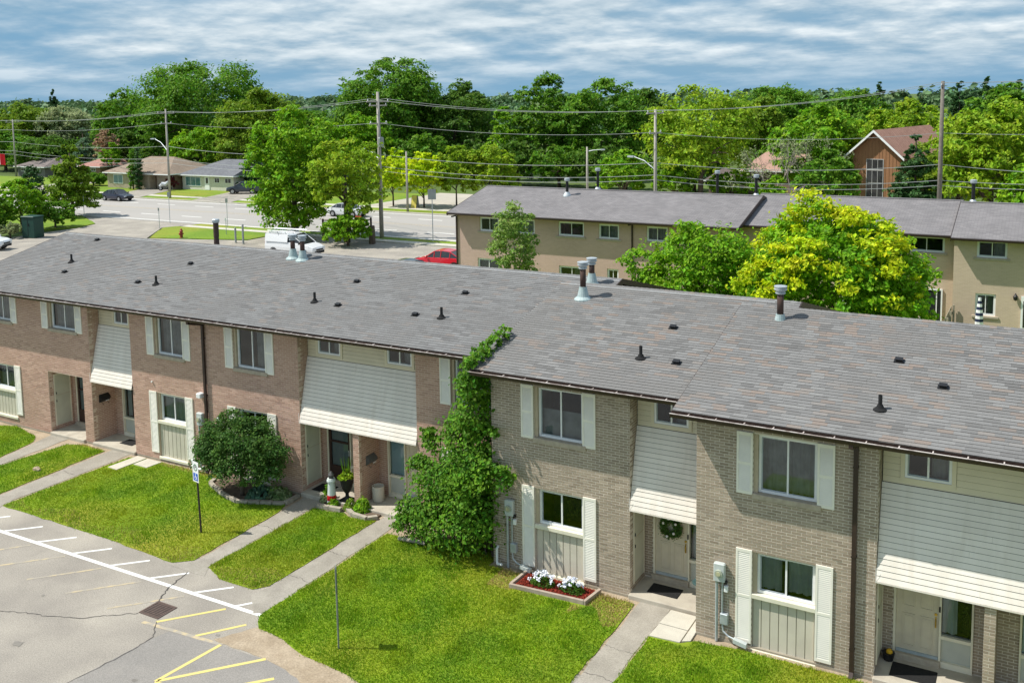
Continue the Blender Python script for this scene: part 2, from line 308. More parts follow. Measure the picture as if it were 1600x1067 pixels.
LAWNS = [
 ('rose lawn left', [(-36, -.35), (-30.7, -.3), (-30.1, -.06), (-28.4, -.43), (-27.9, -.85), (-27.72, -1.5), (-27.47, -2.5), (-27.42, -4.65), (-36, -4.65)], 'lawn at the far left beside the first walkway'),
 ('2', [(-26.77, -4.7), (-26.74, -2.92), (-26.5, -.5), (-25.9, -.2), (-24.66, -.28), (-24.6, -1.4), (-24.4, -4.65)], 'lawn strip between the two leftmost walkways'),
 ('3', [(-23.48, -4.95), (-23.42, -1.5), (-23.32, -.3), (-22.7, -.12), (-19.1, -.12), (-19.03, -.69), (-18.1, -1.09), (-17.09, -1.42), (-15.6, -.85), (-15.45, -1.3), (-15.32, -4.75), (-15.75, -5.12), (-18.39, -4.98), (-21.76, -4.95)], 'large lawn with the parking sign beside the round shrub'),
 ('4', [(-14.67, -4.85), (-14.64, -.62), (-13.96, -.57), (-13.6, -.47), (-13.3, -.62), (-12.65, -.64), (-12.42, -.45), (-12.5, -4.85), (-12.75, -5.18), (-13.9, -5.18)], 'narrow lawn strip in front of the lighthouse bed'),
 ('5', [(-11.68, -6.05), (-11.62, -3.98), (-11.62, -1.0), (-10.3, -1.0), (-8.1, -.2), (-8.06, -1.3), (-4.1, -1.3), (-3.86, -1.35), (-3.84, -5.0), (-3.84, -9.6), (-6.2, -8.5), (-7.2, -7.35), (-8.26, -6.98), (-9.62, -6.86), (-10.45, -6.58), (-11.28, -6.5)], 'large front lawn between the vine and the mulch bed'),
 ('6', [(-3.02, -12), (-3.02, -2.52), (-2.3, -2.46), (-2.0, -2.2), (-1.0, -2.08), (1.35, -2.05), (1.8, -2.1), (1.85, -12)], 'lawn at the lower right below the buff brick bay'),
 ('7', [(2.95, -12), (2.95, -2.2), (9, -2.2), (9, -12)], 'lawn at the right edge beyond the porch'),
]
lawn_objs = []
for i, (k, poly, lab) in enumerate(LAWNS):
    o = S('lawn', roughen(poly, .3, .035, 20+i), .2, .256, lawnm, lab, 'lawn'); lawn_objs.append(o)
WALKS = [
 ([(-27.95, -.06), (-26.96, -.06), (-26.82, -2.85), (-26.8, -5.0), (-27.38, -5.0), (-27.38, -2.5), (-27.66, -1.2)], 'asphalt walkway to the leftmost doorway'),
 ([(-24.52, -.06), (-23.55, -.06), (-23.58, -4.8), (-23.3, -5.3), (-24.6, -5.3), (-24.33, -4.5)], 'asphalt walkway to the porch with the black mailbox'),
 ([(-15.25, -4.8), (-15.4, -1.3), (-15.52, -.06), (-14.72, -.06), (-14.7, -4.8), (-14.4, -5.25), (-15.7, -5.25)], 'asphalt walkway passing the round shrub bed'),
 ([(-12.38, -.06), (-11.7, -.06), (-11.7, -5.9), (-11.9, -6.05), (-12.6, -5.4), (-12.46, -4.85)], 'asphalt walkway passing the lighthouse bed'),
 ([(-3.78, -1.13), (-3.0, -1.13), (-3.06, -4.6), (-3.06, -14), (-3.8, -14)], 'asphalt walkway to the door with the wreath'),
 ([(2.0, -1.95), (2.9, -1.95), (2.9, -14), (2.0, -14)], 'asphalt walkway to the porch at the right edge')]
for i, (poly, lab) in enumerate(WALKS):
    w = S('walkway', roughen(poly, .3, .03, 40+i), .2, .2462, pathm, lab, 'walkway')
def flag(pts, lab): S('paving_slab', pts, .2, .279, paleconc, lab, 'paving slab')
flag([(-23.2, -1.3), (-23.14, -.12), (-22.68, -.12), (-22.72, -1.34)], 'long pale slab beside the walkway left of the shuttered window')
flag([(-22.62, -.72), (-22.6, -.14), (-21.9, -.14), (-21.95, -.74)], 'square pale slab against the rose brick wall')
flag([(-3.0, -1.9), (-2.96, -1.22), (-2.3, -1.22), (-2.3, -1.9)], 'pale slab nearest the wreath porch')
flag([(-3.02, -2.52), (-2.99, -1.93), (-2.3, -1.93), (-2.3, -2.46)], 'pale slab at the lawn edge below the wreath porch')
flag([(-2.27, -2.4), (-2.27, -1.28), (-2.12, -1.28), (-2.1, -2.3)], 'narrow pale slab against the buff brick corner')
# ---- painted lines
def lines(name, segs, w, m, z, labels):
    for (a, b), lab in zip(segs, labels):
        o = MB().slab(strip(a, b, w), z-.004, z).build(name, m); tag(o, lab, 'road marking', kind='structure')
lines('white_line', [((-24.6, -6.12), (-11.62, -6.02))], .115, whitep, .2455, ['long white line along the parking lot edge'])
tx = [-23.3, -21.75, -20.22, -18.7, -17.17, -15.65, -14.04, -12.6]
lines('white_tick_line', [((x, -6.06), (x+(.42 if x > -13 else .76), -5.32 if x < -13 else -5.55)) for x in tx], .075, whitep, .2448, ['short white tick, number %s from the left along the long white line' % q for q in ('one', 'two', 'three', 'four', 'five', 'six', 'seven', 'eight')])
fy = [((-21.3, -7.5), (-20.2, -6.25)), ((-19.9, -7.5), (-18.72, -6.24)), ((-18.44, -7.57), (-17.21, -6.24)), ((-16.89, -7.56), (-15.65, -6.23)), ((-15.29, -7.56), (-14.07, -6.25))]
lines('faded_yellow_line', fy, .075, yellowf, .2446, ['worn yellow stall line, number %s from the left' % q for q in ('one', 'two', 'three', 'four', 'five')])
lines('yellow_line', [((-13.71, -7.43), (-12.66, -6.2)), ((-12.39, -7.42), (-11.68, -6.5))], .08, yellowp, .2446, ['yellow stall line right of the storm drain', 'yellow stall line nearest the dirt edge'])
lines('faded_yellow_line', [((-14.0, -7.58), (-11.55, -7.40))], .1, yellowf, .2462, ['faded yellow cross line below the storm drain'])
lines('yellow_line', [((-11.77, -9.12), (-11.58, -7.42)), ((-11.74, -9.08), (-10.25, -7.36)), ((-10.6, -8.95), (-9.56, -7.83)), ((-11.75, -9.14), (-8.2, -9.0))], .092, yellowp, .2475,
      ['bright yellow line forming the left side of the V', 'bright yellow line forming the right side of the V', 'bright yellow stall line at the bottom right of the lot', 'bright yellow line along the bottom edge of the photo'])
def crack(pts, w, lab, seed):
    r = random.Random(seed); fine = []
    for i in range(len(pts)-1):
        a, b = Vector((*pts[i], 0)), Vector((*pts[i+1], 0))
        for q in range(8):
            p = a+(b-a)*q/8; fine.append((p.x+r.uniform(-.03, .03), p.y+r.uniform(-.03, .03)))
    fine.append(pts[-1]); L = []; R = []
    for i, p in enumerate(fine):
        d = Vector(fine[min(i+1, len(fine)-1)])-Vector(fine[max(i-1, 0)]); d.normalize(); k = w*r.uniform(.5, 1.2)/2
        L.append((p[0]-d.y*k, p[1]+d.x*k, .2481)); R.append((p[0]+d.y*k, p[1]-d.x*k, .2481))
    m = MB(); n = len(L); m.add(L+R, [(i, i+1, n+i+1, n+i) for i in range(n-1)])
    tag(m.build('asphalt_crack', crackm), lab, 'crack', kind='structure')
crack([(-14.95, -5.32), (-14.75, -6.15), (-14.42, -6.72)], .035, 'dark crack running from the storm drain up to the lawn', 1)
crack([(-20, -9.6), (-17.57, -8.89), (-16.93, -8.65), (-16.27, -8.5), (-15.49, -8.17), (-15.01, -7.78), (-14.42, -7.36)], .022, 'long thin crack running left from the storm drain', 2)
crack([(-13.69, -7.42), (-13.24, -7.93), (-13.22, -8.6), (-13.42, -10.08), (-13.5, -12)], .025, 'crack along the edge of the darker patch', 3)
for i, (x0, x1, y, lab) in enumerate(((-15.36, -14.7, -2.3, 'crack across the walkway beside the round shrub bed'), (-12.42, -11.7, -2.6, 'crack across the walkway beside the lighthouse bed'), (-12.44, -11.72, -4.2, 'second crack across the walkway beside the lighthouse bed'), (-3.8, -3.05, -3.3, 'crack across the walkway to the wreath door'), (-3.8, -3.05, -4.5, 'lower crack across the walkway to the wreath door'), (-24.4, -23.58, -2.2, 'crack across the walkway to the mailbox porch'))): crack([(x0+.02, y), ((x0+x1)/2, y+.05*(-1)**i), (x1-.02, y-.03)], .016, lab, 30+i)
def stain(x, y, r, lab, seed):
    q = random.Random(seed); n = 18; tag(MB().poly([(x+r*q.uniform(.5, 1.1)*math.cos(6.283*k/n), y+r*q.uniform(.4, .9)*math.sin(6.283*k/n), .2482) for k in range(n)]).build('oil_stain', mat('oil_stain', (.19, .175, .155), (.27, .25, .215), rough=.9, scale=5)), lab, 'stain', kind='structure')
stain(-12.2, -9.3, .09, 'small dark spot in the darker asphalt patch', 1); stain(-11.95, -7.15, .07, 'small dark spot right of the storm drain', 2); stain(-17.3, -7.9, .06, 'small dark spot on the light asphalt', 3); stain(-15.8, -9.6, .16, 'faint oil stain at the bottom left of the lot', 4)
# ---- storm drain
t = thing('storm_drain', 'square steel grate of the storm drain in the asphalt', 'storm drain', (-14.1, -7.02, .24))
m = MB(); x0, x1, y0, y1 = -14.44, -13.77, -7.33, -6.72
m.slab([(x0, y0), (x1, y0), (x1, y0+.05), (x0, y0+.05)], .225, .256).slab([(x0, y1-.05), (x1, y1-.05), (x1, y1), (x0, y1)], .225, .256)
m.slab([(x0, y0+.05), (x0+.05, y0+.05), (x0+.05, y1-.05), (x0, y1-.05)], .225, .256).slab([(x1-.05, y0+.05), (x1, y0+.05), (x1, y1-.05), (x1-.05, y1-.05)], .225, .256)
grm = mat('grate_steel', (.13, .09, .075), (.09, .065, .055), rough=.7, scale=14)
m.build('frame', grm, t)
MB().slab([(x0+.02, y0+.02), (x1-.02, y0+.02), (x1-.02, y1-.02), (x0+.02, y1-.02)], .235, .2465).build('pit', rubber, t)
for k in range(9):
    y = y0+.05+.0567*(k+.5); MB().slab([(x0+.05, y-.016), (x1-.05, y-.016), (x1-.05, y+.016), (x0+.05, y+.016)], .24, .2545).build('bar', grm, t)
# ---- back lot, drive, road
S('back_parking_lot', [(-100, 9.9), (-29.5, 9.9), (-29.5, 45.2), (-58.4, 45.2), (-58.4, 41.2), (-68.2, 38.4), (-80.9, 38.4), (-81, 30), (-100, 30)], .13, .225, asphalt, 'grey asphalt lot behind the front row', 'parking lot')
S('driveway', [(-80.9, 38.38), (-68.22, 38.38), (-73.0, 44.3), (-72.6, 45.3), (-71.5, 47.7), (-89.2, 47.7), (-82, 43.5), (-80.9, 40.9)], .13, .222, asphalt, 'grey driveway mouth joining the main road', 'driveway')
S('road', [(-600, 47.95), (500, 47.95), (500, 64.0), (-600, 64.0)], .1, .2, roadm, 'wide pale asphalt main road', 'road')
S('kerb', [(-71.2, 47.7), (500, 47.7), (500, 47.94), (-71.2, 47.94)], .1, .32, paleconc, 'near concrete kerb of the main road', 'kerb')
S('kerb', [(-600, 47.7), (-89.6, 47.7), (-89.6, 47.94), (-600, 47.94)], .1, .32, paleconc, 'near concrete kerb left of the driveway', 'kerb')
S('kerb', [(-600, 64.01), (500, 64.01), (500, 64.25), (-600, 64.25)], .1, .32, paleconc, 'far concrete kerb of the main road', 'kerb')
for yy, lab in ((48.7, 'near white edge line of the main road'), (63.3, 'far white edge line of the main road')):
    tag(MB().slab([(-300, yy-.09), (200, yy-.09), (200, yy+.09), (-300, yy+.09)], .2, .205).build('edge_line', whitep), lab, 'road marking', kind='structure')
for yy, lab in ((56.1, 'near yellow centre line of the main road'), (56.6, 'far yellow centre line of the main road')):
    tag(MB().slab([(-300, yy-.08), (200, yy-.08), (200, yy+.08), (-300, yy+.08)], .2, .205).build('centre_line', yellowf), lab, 'road marking', kind='structure')
for yy, lab in ((52.3, 'row of white lane dashes on the near side of the main road'), (60.2, 'row of white lane dashes on the far side of the main road')):
    m = MB()
    for k in range(60): m.slab([(-170+k*6.5, yy-.09), (-167+k*6.5, yy-.09), (-167+k*6.5, yy+.09), (-170+k*6.5, yy+.09)], .2, .205)
    tag(m.build('lane_dashes', whitep), lab, 'road marking', kind='structure')
S('sidewalk', [(-71.6, 45.5), (-29, 45.5), (-29, 46.5), (-71.6, 46.5)], .13, .29, paleconc, 'pale concrete sidewalk on the near side of the road', 'sidewalk')
S('sidewalk', [(-600, 66.6), (500, 66.6), (500, 67.9), (-600, 67.9)], .13, .29, paleconc, 'pale concrete sidewalk on the far side of the road', 'sidewalk')
S('verge', [(-71.4, 46.5), (-29, 46.5), (-29, 47.7), (-71.4, 47.7)], .13, .27, farlawn, 'grass verge between near sidewalk and kerb', 'grass verge')
S('verge', roughen([(-68.0, 38.6), (-72.7, 44.2), (-72.2, 45.48), (-58.6, 45.48), (-58.5, 41.4)], .8, .08, 5), .13, .27, farlawn, 'triangular grass island with the fire hydrant', 'grass verge')
S('verge', roughen([(-81.2, 41.2), (-82.2, 43.7), (-89.4, 47.6), (-110, 47.6), (-110, 38), (-84, 37)], .8, .08, 6), .13, .27, farlawn, 'grass around the young tree left of the driveway', 'grass verge')
S('verge', [(-600, 64.27), (500, 64.27), (500, 66.6), (-600, 66.6)], .13, .262, farlawn, 'grass verge on the far side of the road', 'grass verge')
S('verge', [(-300, 67.9), (-66, 67.9), (-66, 82), (-300, 82)], .13, .262, farlawn, 'front lawns of the bungalows across the road', 'grass verge')
for x0, x1, yb, lab in ((-110.5, -104.8, 74, 'concrete driveway beside the brown roofed bungalow'), (-94.6, -88.4, 76, 'driveway under the grey car across the road'), (-133, -127, 80, 'driveway at the far left house across the road')):
    S('house_driveway', [(x0+4, 64.3), (x1+4.5, 64.3), (x1, yb), (x0, yb)], .2, .296, pathm, lab, 'driveway')
S('church_lot', [(-66, 68.2), (10, 68.2), (10, 84), (-66, 84)], .13, .27, mat('pale_lot', (.46, .42, .35), (.4, .37, .31), rough=.95, scale=.4), 'pale gravel lot across the road behind the yellow trees', 'parking lot')
S('rear_yard', [(-29, 9.9), (30, 9.9), (30, 45.4), (-29, 45.4)], .13, .24, farlawn, 'rear yards between the two townhouse rows', 'lawn')
# ---- grass blades on the near lawns
def blades():
    V = []; D = []
    for i, (k, poly, lab) in enumerate(LAWNS):
        xs = [q[0] for q in poly]; ys = [q[1] for q in poly]
        x0, x1, y0, y1 = max(min(xs), -33.5), min(max(xs), 4.5), max(min(ys), -9.5), max(ys)
        n = int((x1-x0)*(y1-y0)*(1500 if x1 < -14 else 2300)); P = np.column_stack([RNG.uniform(x0, x1, n), RNG.uniform(y0, y1, n)])
        P = P[inpoly(P, [(a, b) for a, b in poly])]; D.append(P)
    P = np.concatenate(D); P = P+RNG.normal(0, .028, P.shape)
    for a0, a1, b0, b1 in ((-23.25, -22.63, -1.38, -.05), (-22.7, -21.85, -.8, -.05), (-3.08, -2.05, -2.56, -1.2)): P = P[~((P[:, 0] > a0) & (P[:, 0] < a1) & (P[:, 1] > b0) & (P[:, 1] < b1))]
    keep = (P[:, 0] < -6.97) | (P[:, 0] > -4.87) | (P[:, 1] < -2.06); P = P[keep]
    # bare/dry spots: beside the wreath porch and along the soil by the mulch bed
    dry = ((P[:, 0] > -5.2) & (P[:, 0] < -3.7) & (P[:, 1] > -2.3+.35*np.sin(P[:, 0]*5))) | ((P[:, 0] > -7.6) & (P[:, 0] < -6.9) & (P[:, 1] > -2.2)) | (P[:, 1] > -.35) & (P[:, 0] > -29) & (P[:, 0] < -12)
    edge = (P[:, 1] < -4.4+.25*np.sin(P[:, 0]*2.3)) & (RNG.random(len(P)) < .28) & (P[:, 0] < -12)
    dry |= edge
    out = []
    for sel, nm, mt, lab in ((~dry, 'grass', grassm, 'short green grass of the front lawns'), (dry, 'dry_grass', grassdry, 'dry straw coloured grass patches by the walls and asphalt')):
        Q = P[sel]; n = len(Q); h = RNG.uniform(.022, .06, n)*(1+.5*(np.sin(Q[:, 0]*3.1)*np.sin(Q[:, 1]*2.7+Q[:, 0]) > .55)); a = RNG.uniform(0, 2*np.pi, n); w = RNG.uniform(.006, .013, n); ln = RNG.normal(0, .022, (n, 2))
        v = np.zeros((n, 3, 3)); v[:, 0, :2] = Q+np.column_stack([np.cos(a), np.sin(a)])*w[:, None]; v[:, 1, :2] = Q-np.column_stack([np.cos(a), np.sin(a)])*w[:, None]
        v[:, 2, :2] = Q+ln; v[:, :2, 2] = .252; v[:, 2, 2] = .256+h
        o = npmesh(nm, v.reshape(-1, 3), np.arange(3*n).reshape(-1, 3), mt, kind='stuff'); tag(o, lab, 'grass')
blades()
# ================================================================ FRONT TOWNHOUSE ROW
SLOPE = .25; ZE = 5.70; OV = .63; RIDGE = 4.8
SEG = {'A': dict(y=0.0, x0=-32.6, x1=-8.0, o=0.0, rx0=-33.0, rx1=-6.75),
       'B': dict(y=-1.074, x0=-8.01, x1=-2.1, o=-.11, rx0=-8.25, rx1=-1.08),
       'C': dict(y=-1.897, x0=-2.11, x1=12.0, o=-.16, rx0=-2.47, rx1=12.3)}
WT = 5.60   # wall top
house = thing('townhouse_row', 'long two storey brick townhouse row with grey shingle roof in the foreground', 'building', (-10, 4, .25))
BR = {'A': [], 'B': []}          # brick records: centre, u, n, length
BH, BG, BL = .057, .010, .205
def brick_panel(kind, o, u, n, Wd, z0, z1, holes=()):
    o, u, n = Vector(o), Vector(u), Vector(n); rows = int((z1-z0)/(BH+BG))
    for k in range(rows):
        zc = z0+(k+.5)*(BH+BG); s = -((BL+BG)/2 if k % 2 else 0)
        iv = []
        while s < Wd:
            a, b = max(s, 0), min(s+BL, Wd); s += BL+BG
            if b-a > .02: iv.append((a, b))
        for (h0, h1, hz0, hz1) in holes:
            if hz0-.01 < zc < hz1+.01:
                nv = []
                for a, b in iv:
                    if b <= h0 or a >= h1: nv.append((a, b)); continue
                    if h0-a > .03: nv.append((a, h0))
                    if b-h1 > .03: nv.append((h1, b))
                iv = nv
        for a, b in iv: BR[kind].append((o.x+u.x*(a+b)/2, o.y+u.y*(a+b)/2, zc, u.x, u.y, n.x, n.y, b-a))
def wall_panel(mb, o, u, n, Wd, z0, z1, holes=(), th=.18):
    """mortar wall sheet with real openings; front face 3 mm behind the brick faces"""
    o, u, n = Vector(o), Vector(u), Vector(n)
    us = sorted({0.0, Wd, *[min(max(h[0], 0), Wd) for h in holes], *[min(max(h[1], 0), Wd) for h in holes]}); zs = sorted({z0, z1, *[min(max(h[2], z0), z1) for h in holes], *[min(max(h[3], z0), z1) for h in holes]})
    sol = {}
    for i in range(len(us)-1):
        for j in range(len(zs)-1):
            a, b = (us[i]+us[i+1])/2, (zs[j]+zs[j+1])/2
            sol[i, j] = not any(h[0] < a < h[1] and h[2] < b < h[3] for h in holes)
    def P(a, z, d): q = o+u*a-n*(.0028+d); return (q.x, q.y, z)
    for (i, j), s in sol.items():
        if not s: continue
        a0, a1, b0, b1 = us[i], us[i+1], zs[j], zs[j+1]
        mb.poly([P(a0, b0, 0), P(a1, b0, 0), P(a1, b1, 0), P(a0, b1, 0)]); mb.poly([P(a0, b1, th), P(a1, b1, th), P(a1, b0, th), P(a0, b0, th)])
        if not sol.get((i-1, j)): mb.poly([P(a0, b0, 0), P(a0, b1, 0), P(a0, b1, th), P(a0, b0, th)])
        if not sol.get((i+1, j)): mb.poly([P(a1, b0, 0), P(a1, b0, th), P(a1, b1, th), P(a1, b1, 0)])
        if not sol.get((i, j-1)): mb.poly([P(a0, b0, 0), P(a0, b0, th), P(a1, b0, th), P(a1, b0, 0)])
        if not sol.get((i, j+1)): mb.poly([P(a0, b1, 0), P(a1, b1, 0), P(a1, b1, th), P(a0, b1, th)])
MW = {'A': [], 'B': [], 'C': []}
def newwall(seg): MW[seg].append(MB()); return MW[seg][-1]
BK = {'A': 'A', 'B': 'B', 'C': 'B'}
BZ = .30    # brickwork starts above the foundation
def facade(seg, x0, x1, holes):
    y = SEG[seg]['y']; hs = [(a-x0, b-x0, c, d) for a, b, c, d in holes]
    wall_panel(newwall(seg), (x0, y, 0), (1, 0, 0), (0, -1, 0), x1-x0, .2, WT, hs)
    brick_panel(BK[seg], (x0, y, 0), (1, 0, 0), (0, -1, 0), x1-x0, BZ, WT, hs)
def side(seg, x, y0, y1, z0, z1, face, holes=(), brick=True):
    """wall along y at x facing +x (face=1) or -x"""
    y0 += .016; u = (0, 1, 0) if face > 0 else (0, -1, 0); oy = y0 if face > 0 else y1
    wall_panel(newwall(seg), (x, oy, 0), u, (face, 0, 0), y1-y0, z0, z1, holes, th=.16)
    if brick: brick_panel(BK[seg], (x, oy, 0), u, (face, 0, 0), y1-y0, max(z0, BZ), z1, holes)
def back(seg, x0, x1, y, z0, z1):
    wall_panel(newwall(seg), (x0, y, 0), (1, 0, 0), (0, -1, 0), x1-x0, z0, z1, (), th=.12)
    brick_panel(BK[seg], (x0, y, 0), (1, 0, 0), (0, -1, 0), x1-x0, max(z0, BZ+.08), z1)
# ---- shared meshes for shutters
def louvre_mesh(h, w=.36):
    m = MB(); d = .032; e = .045
    m.box(0, e, -d, 0, 0, h).box(w-e, w, -d, 0, 0, h).box(e, w-e, -d, 0, 0, .07).box(e, w-e, -d, 0, h-.07, h).box(e, w-e, -d, 0, h*.5-.03, h*.5+.03)
    m.box(e, w-e, -.012, 0, .07, h-.07)
    for lo, hi in ((.07, h*.5-.03), (h*.5+.03, h-.07)):
        n = int((hi-lo)/.042)
        for k in range(n):
            z = lo+(k+.5)*(hi-lo)/n; m.add([(e, -.030, z-.018), (w-e, -.030, z-.018), (w-e, -.012, z+.018), (e, -.012, z+.018), (e, -.026, z-.021), (w-e, -.026, z-.021)], [(0, 1, 2, 3), (4, 5, 1, 0)])
    me = bpy.data.meshes.new('shutter'); me.from_pydata(m.v, [], m.f); me.materials.append(shut); return me
SHM = {}
def shutter(x, y, z, h):
    key = round(h, 2)
    if key not in SHM: SHM[key] = louvre_mesh(h)
    o = bpy.data.objects.new('shutter', SHM[key]); COL.objects.link(o); o.parent = house; o.location = Vector((x, y-.002, z))-BASE[house.name]; o.rotation_euler = (0, random.uniform(-.004, .004), 0); return o
def curtain_mesh(w, par, x0, x1, y, z0, z1, m):
    b = MB(); n = max(8, int((x1-x0)/.03)); ph = random.uniform(0, 6)
    top = [(x0+(x1-x0)*i/n, y+.03*math.sin(i*1.1+ph)+.015*math.sin(i*2.7), z1) for i in range(n+1)]
    bot = [(p[0]+.01*math.sin(i), p[1]+.01*math.cos(i*.7), z0) for i, p in enumerate(top)]
    b.add(top+bot, [(i, i+1, n+2+i, n+1+i) for i in range(n)]); return b.build('curtain', m, par, smooth=True)
def window(par, x0, x1, y, z0, z1, curt='full', frame=.055, mull=.5, fm=None, sill=True, depth=.07, slide=True):
    """white slider: outer frame, two panes, centre stile; y is the outer frame face"""
    fm = fm or whitef
    m = MB(); d = depth
    m.box(x0, x0+frame, y, y+d, z0, z1).box(x1-frame, x1, y, y+d, z0, z1).box(x0+frame, x1-frame, y, y+d, z0, z0+frame).box(x0+frame, x1-frame, y, y+d, z1-frame, z1)
    o = m.build('window', fm, par)
    xm = x0+(x1-x0)*mull; s = .02
    MB().box(xm-s, xm+s, y+.012, y+d-.012, z0+frame, z1-frame).build('stile', fm, o)
    a = MB(); st = .028     # inner sash of the sliding half, set back
    a.box(x0+frame, x0+frame+st, y+.02, y+.05, z0+frame, z1-frame).box(x0+frame+st, xm-s, y+.02, y+.05, z0+frame, z0+frame+st).box(x0+frame+st, xm-s, y+.02, y+.05, z1-frame-st, z1-frame)
    a.box(x1-frame-st*.6, x1-frame, y+.025, y+.05, z0+frame, z1-frame).box(xm+s, x1-frame-st*.6, y+.025, y+.05, z0+frame, z0+frame+st*.6)
    a.build('sash', mat('grey_sash', (.40, .44, .46), (.34, .38, .4), rough=.4, scale=6), o)
    MB().poly([(x0+frame, y+.036, z0+frame), (xm-s, y+.036, z0+frame), (xm-s, y+.036, z1-frame), (x0+frame, y+.036, z1-frame)]).build('pane', GLASS, o)
    MB().poly([(xm+s, y+.03, z0+frame), (x1-frame, y+.03, z0+frame), (x1-frame, y+.03, z1-frame), (xm+s, y+.03, z1-frame)]).build('pane', GLASS, o)
    pale = mat('pale_lower_curtain', (.50, .50, .47), (.40, .40, .38), rough=.9, scale=4)
    if curt == 'full': curtain_mesh(0, o, x0+.03, x1-.03, y+.2, z0+.03, z1-.03, curtain)
    elif curt == 'pale': curtain_mesh(0, o, x0+.03, x1-.03, y+.13, z0+.02, z1-.03, pale)
    elif curt == 'half': MB().box(x0+.04, x1-.04, y+.13, y+.14, z0+.02, z0+(z1-z0)*.55).build('curtain', curtain, o); MB().box(x0+.3, x0+.55, y+.4, y+.6, z0-.1, z0+.35).build('room_furniture', trimbuff, o)
    elif curt == 'sheer':
        curtain_mesh(0, o, x0+.03, x0+(x1-x0)*.40, y+.13, z0+.08, z1-.03, pale); curtain_mesh(0, o, x0+(x1-x0)*.52, x1-.03, y+.13, z0+.12, z1-.03, pale)
    elif curt == 'side': curtain_mesh(0, o, x0+(x1-x0)*.55, x1-.03, y+.2, z0+.03, z1-.03, curtain)
    elif curt == 'blind':
        b = MB(); k = int((z1-z0-.1)/.045)
        for i in range(k): b.add([(x0+.05, y+.10, z0+.05+i*.045), (x1-.05, y+.10, z0+.05+i*.045), (x1-.05, y+.12, z0+.09+i*.045), (x0+.05, y+.12, z0+.09+i*.045)], [(0, 1, 2, 3)])
        b.build('blind', blindteal, o)
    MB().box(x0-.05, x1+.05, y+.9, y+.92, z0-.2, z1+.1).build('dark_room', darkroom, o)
    return o
def bay(seg, xl, Wd=1.7535, uz=(4.0, 5.41), lz=(.53, 2.713), upper=True, lower=True, curt_u='full', curt_l='full', shutU=(1, 1), shutL=(1, 1)):
    """windows with shutters of one bay; returns the wall openings"""
    y = SEG[seg]['y']; o = SEG[seg]['o']; H = []
    a, b = xl+.375, xl+Wd-.005
    if upper:
        z0, z1 = uz[0]+o-.04, uz[1]+o-.02; H.append((a, b, z0, z1))
        w = window(house, a+.09, b-.02, y+.10, z0+.09, z1-.02, curt_u)
        s = MB().bbox(a-.02, b+.10, y-.055, y+.16, z0-.035, z0+.085, .012).build('sill', stone, w)
        MB().box(a+.003, a+.088, y+.03, y+.165, z0+.087, z1-.003).build('brick_mould', trimbuff, w)
        if shutU[0]: shutter(xl, y, uz[0]+o, uz[1]-uz[0])
        if shutU[1]: shutter(xl+Wd, y, uz[0]+o, uz[1]-uz[0])
    if lower:
        z0, z1 = lz[0]+o-.18, lz[1]+o-.03; zw = z1-1.0; H.append((a, b, z0, z1))
        w = window(house, a+.09, b-.02, y+.09, zw+.04, z1-.03, curt_l)
        MB().box(a+.003, a+.088, y+.03, y+.165, zw+.02, z1-.003).box(a+.09, b-.003, y+.03, y+.165, z1-.028, z1-.003).build('brick_mould', trimbuff, w)
        MB().bbox(a-.01, b+.02, y-.035, y+.17, zw-.07, zw+.03, .01).build('sill', cream, w)
        p = MB().box(a+.003, b-.003, y+.075, y+.15, z0+.07, zw-.071).build('panel', panelm, house)
        n = 7; bw = (b-a-.02)/n
        for k in range(n):
            MB().bbox(a+.01+k*bw+.004, a+.01+(k+1)*bw-.014, y+.048, y+.0745, z0+.072, zw-.075, .004).build('board', panelm, p)
        MB().bbox(a-.02, b+.04, y-.04, y+.155, z0-.02, z0+.065, .01).build('panel_sill', cream, p)
        if shutL[0]: shutter(xl, y, lz[0]+o, lz[1]-lz[0])
        if shutL[1]: shutter(xl+Wd, y, lz[0]+o, lz[1]-lz[0])
    return H
PZ = .36       # porch slab height
def door_panels(m, x0, x1, y, z0, z1):
    w = x1-x0
    for a, b in ((.14, .44), (.56, .86)):
        for c, d in ((.08, .44), (.52, .95)):
            xa, xb, za, zb = x0+w*a, x0+w*b, z0+(z1-z0)*c, z0+(z1-z0)*d
            for q0, q1, r0, r1 in ((xa, xb, za, za+.02), (xa, xb, zb-.02, zb), (xa, xa+.02, za+.02, zb-.02), (xb-.02, xb, za+.02, zb-.02)): m.box(q0, q1, y-.012, y, r0, r1)
            m.box(xa+.05, xb-.05, y-.008, y, za+.05, zb-.05)
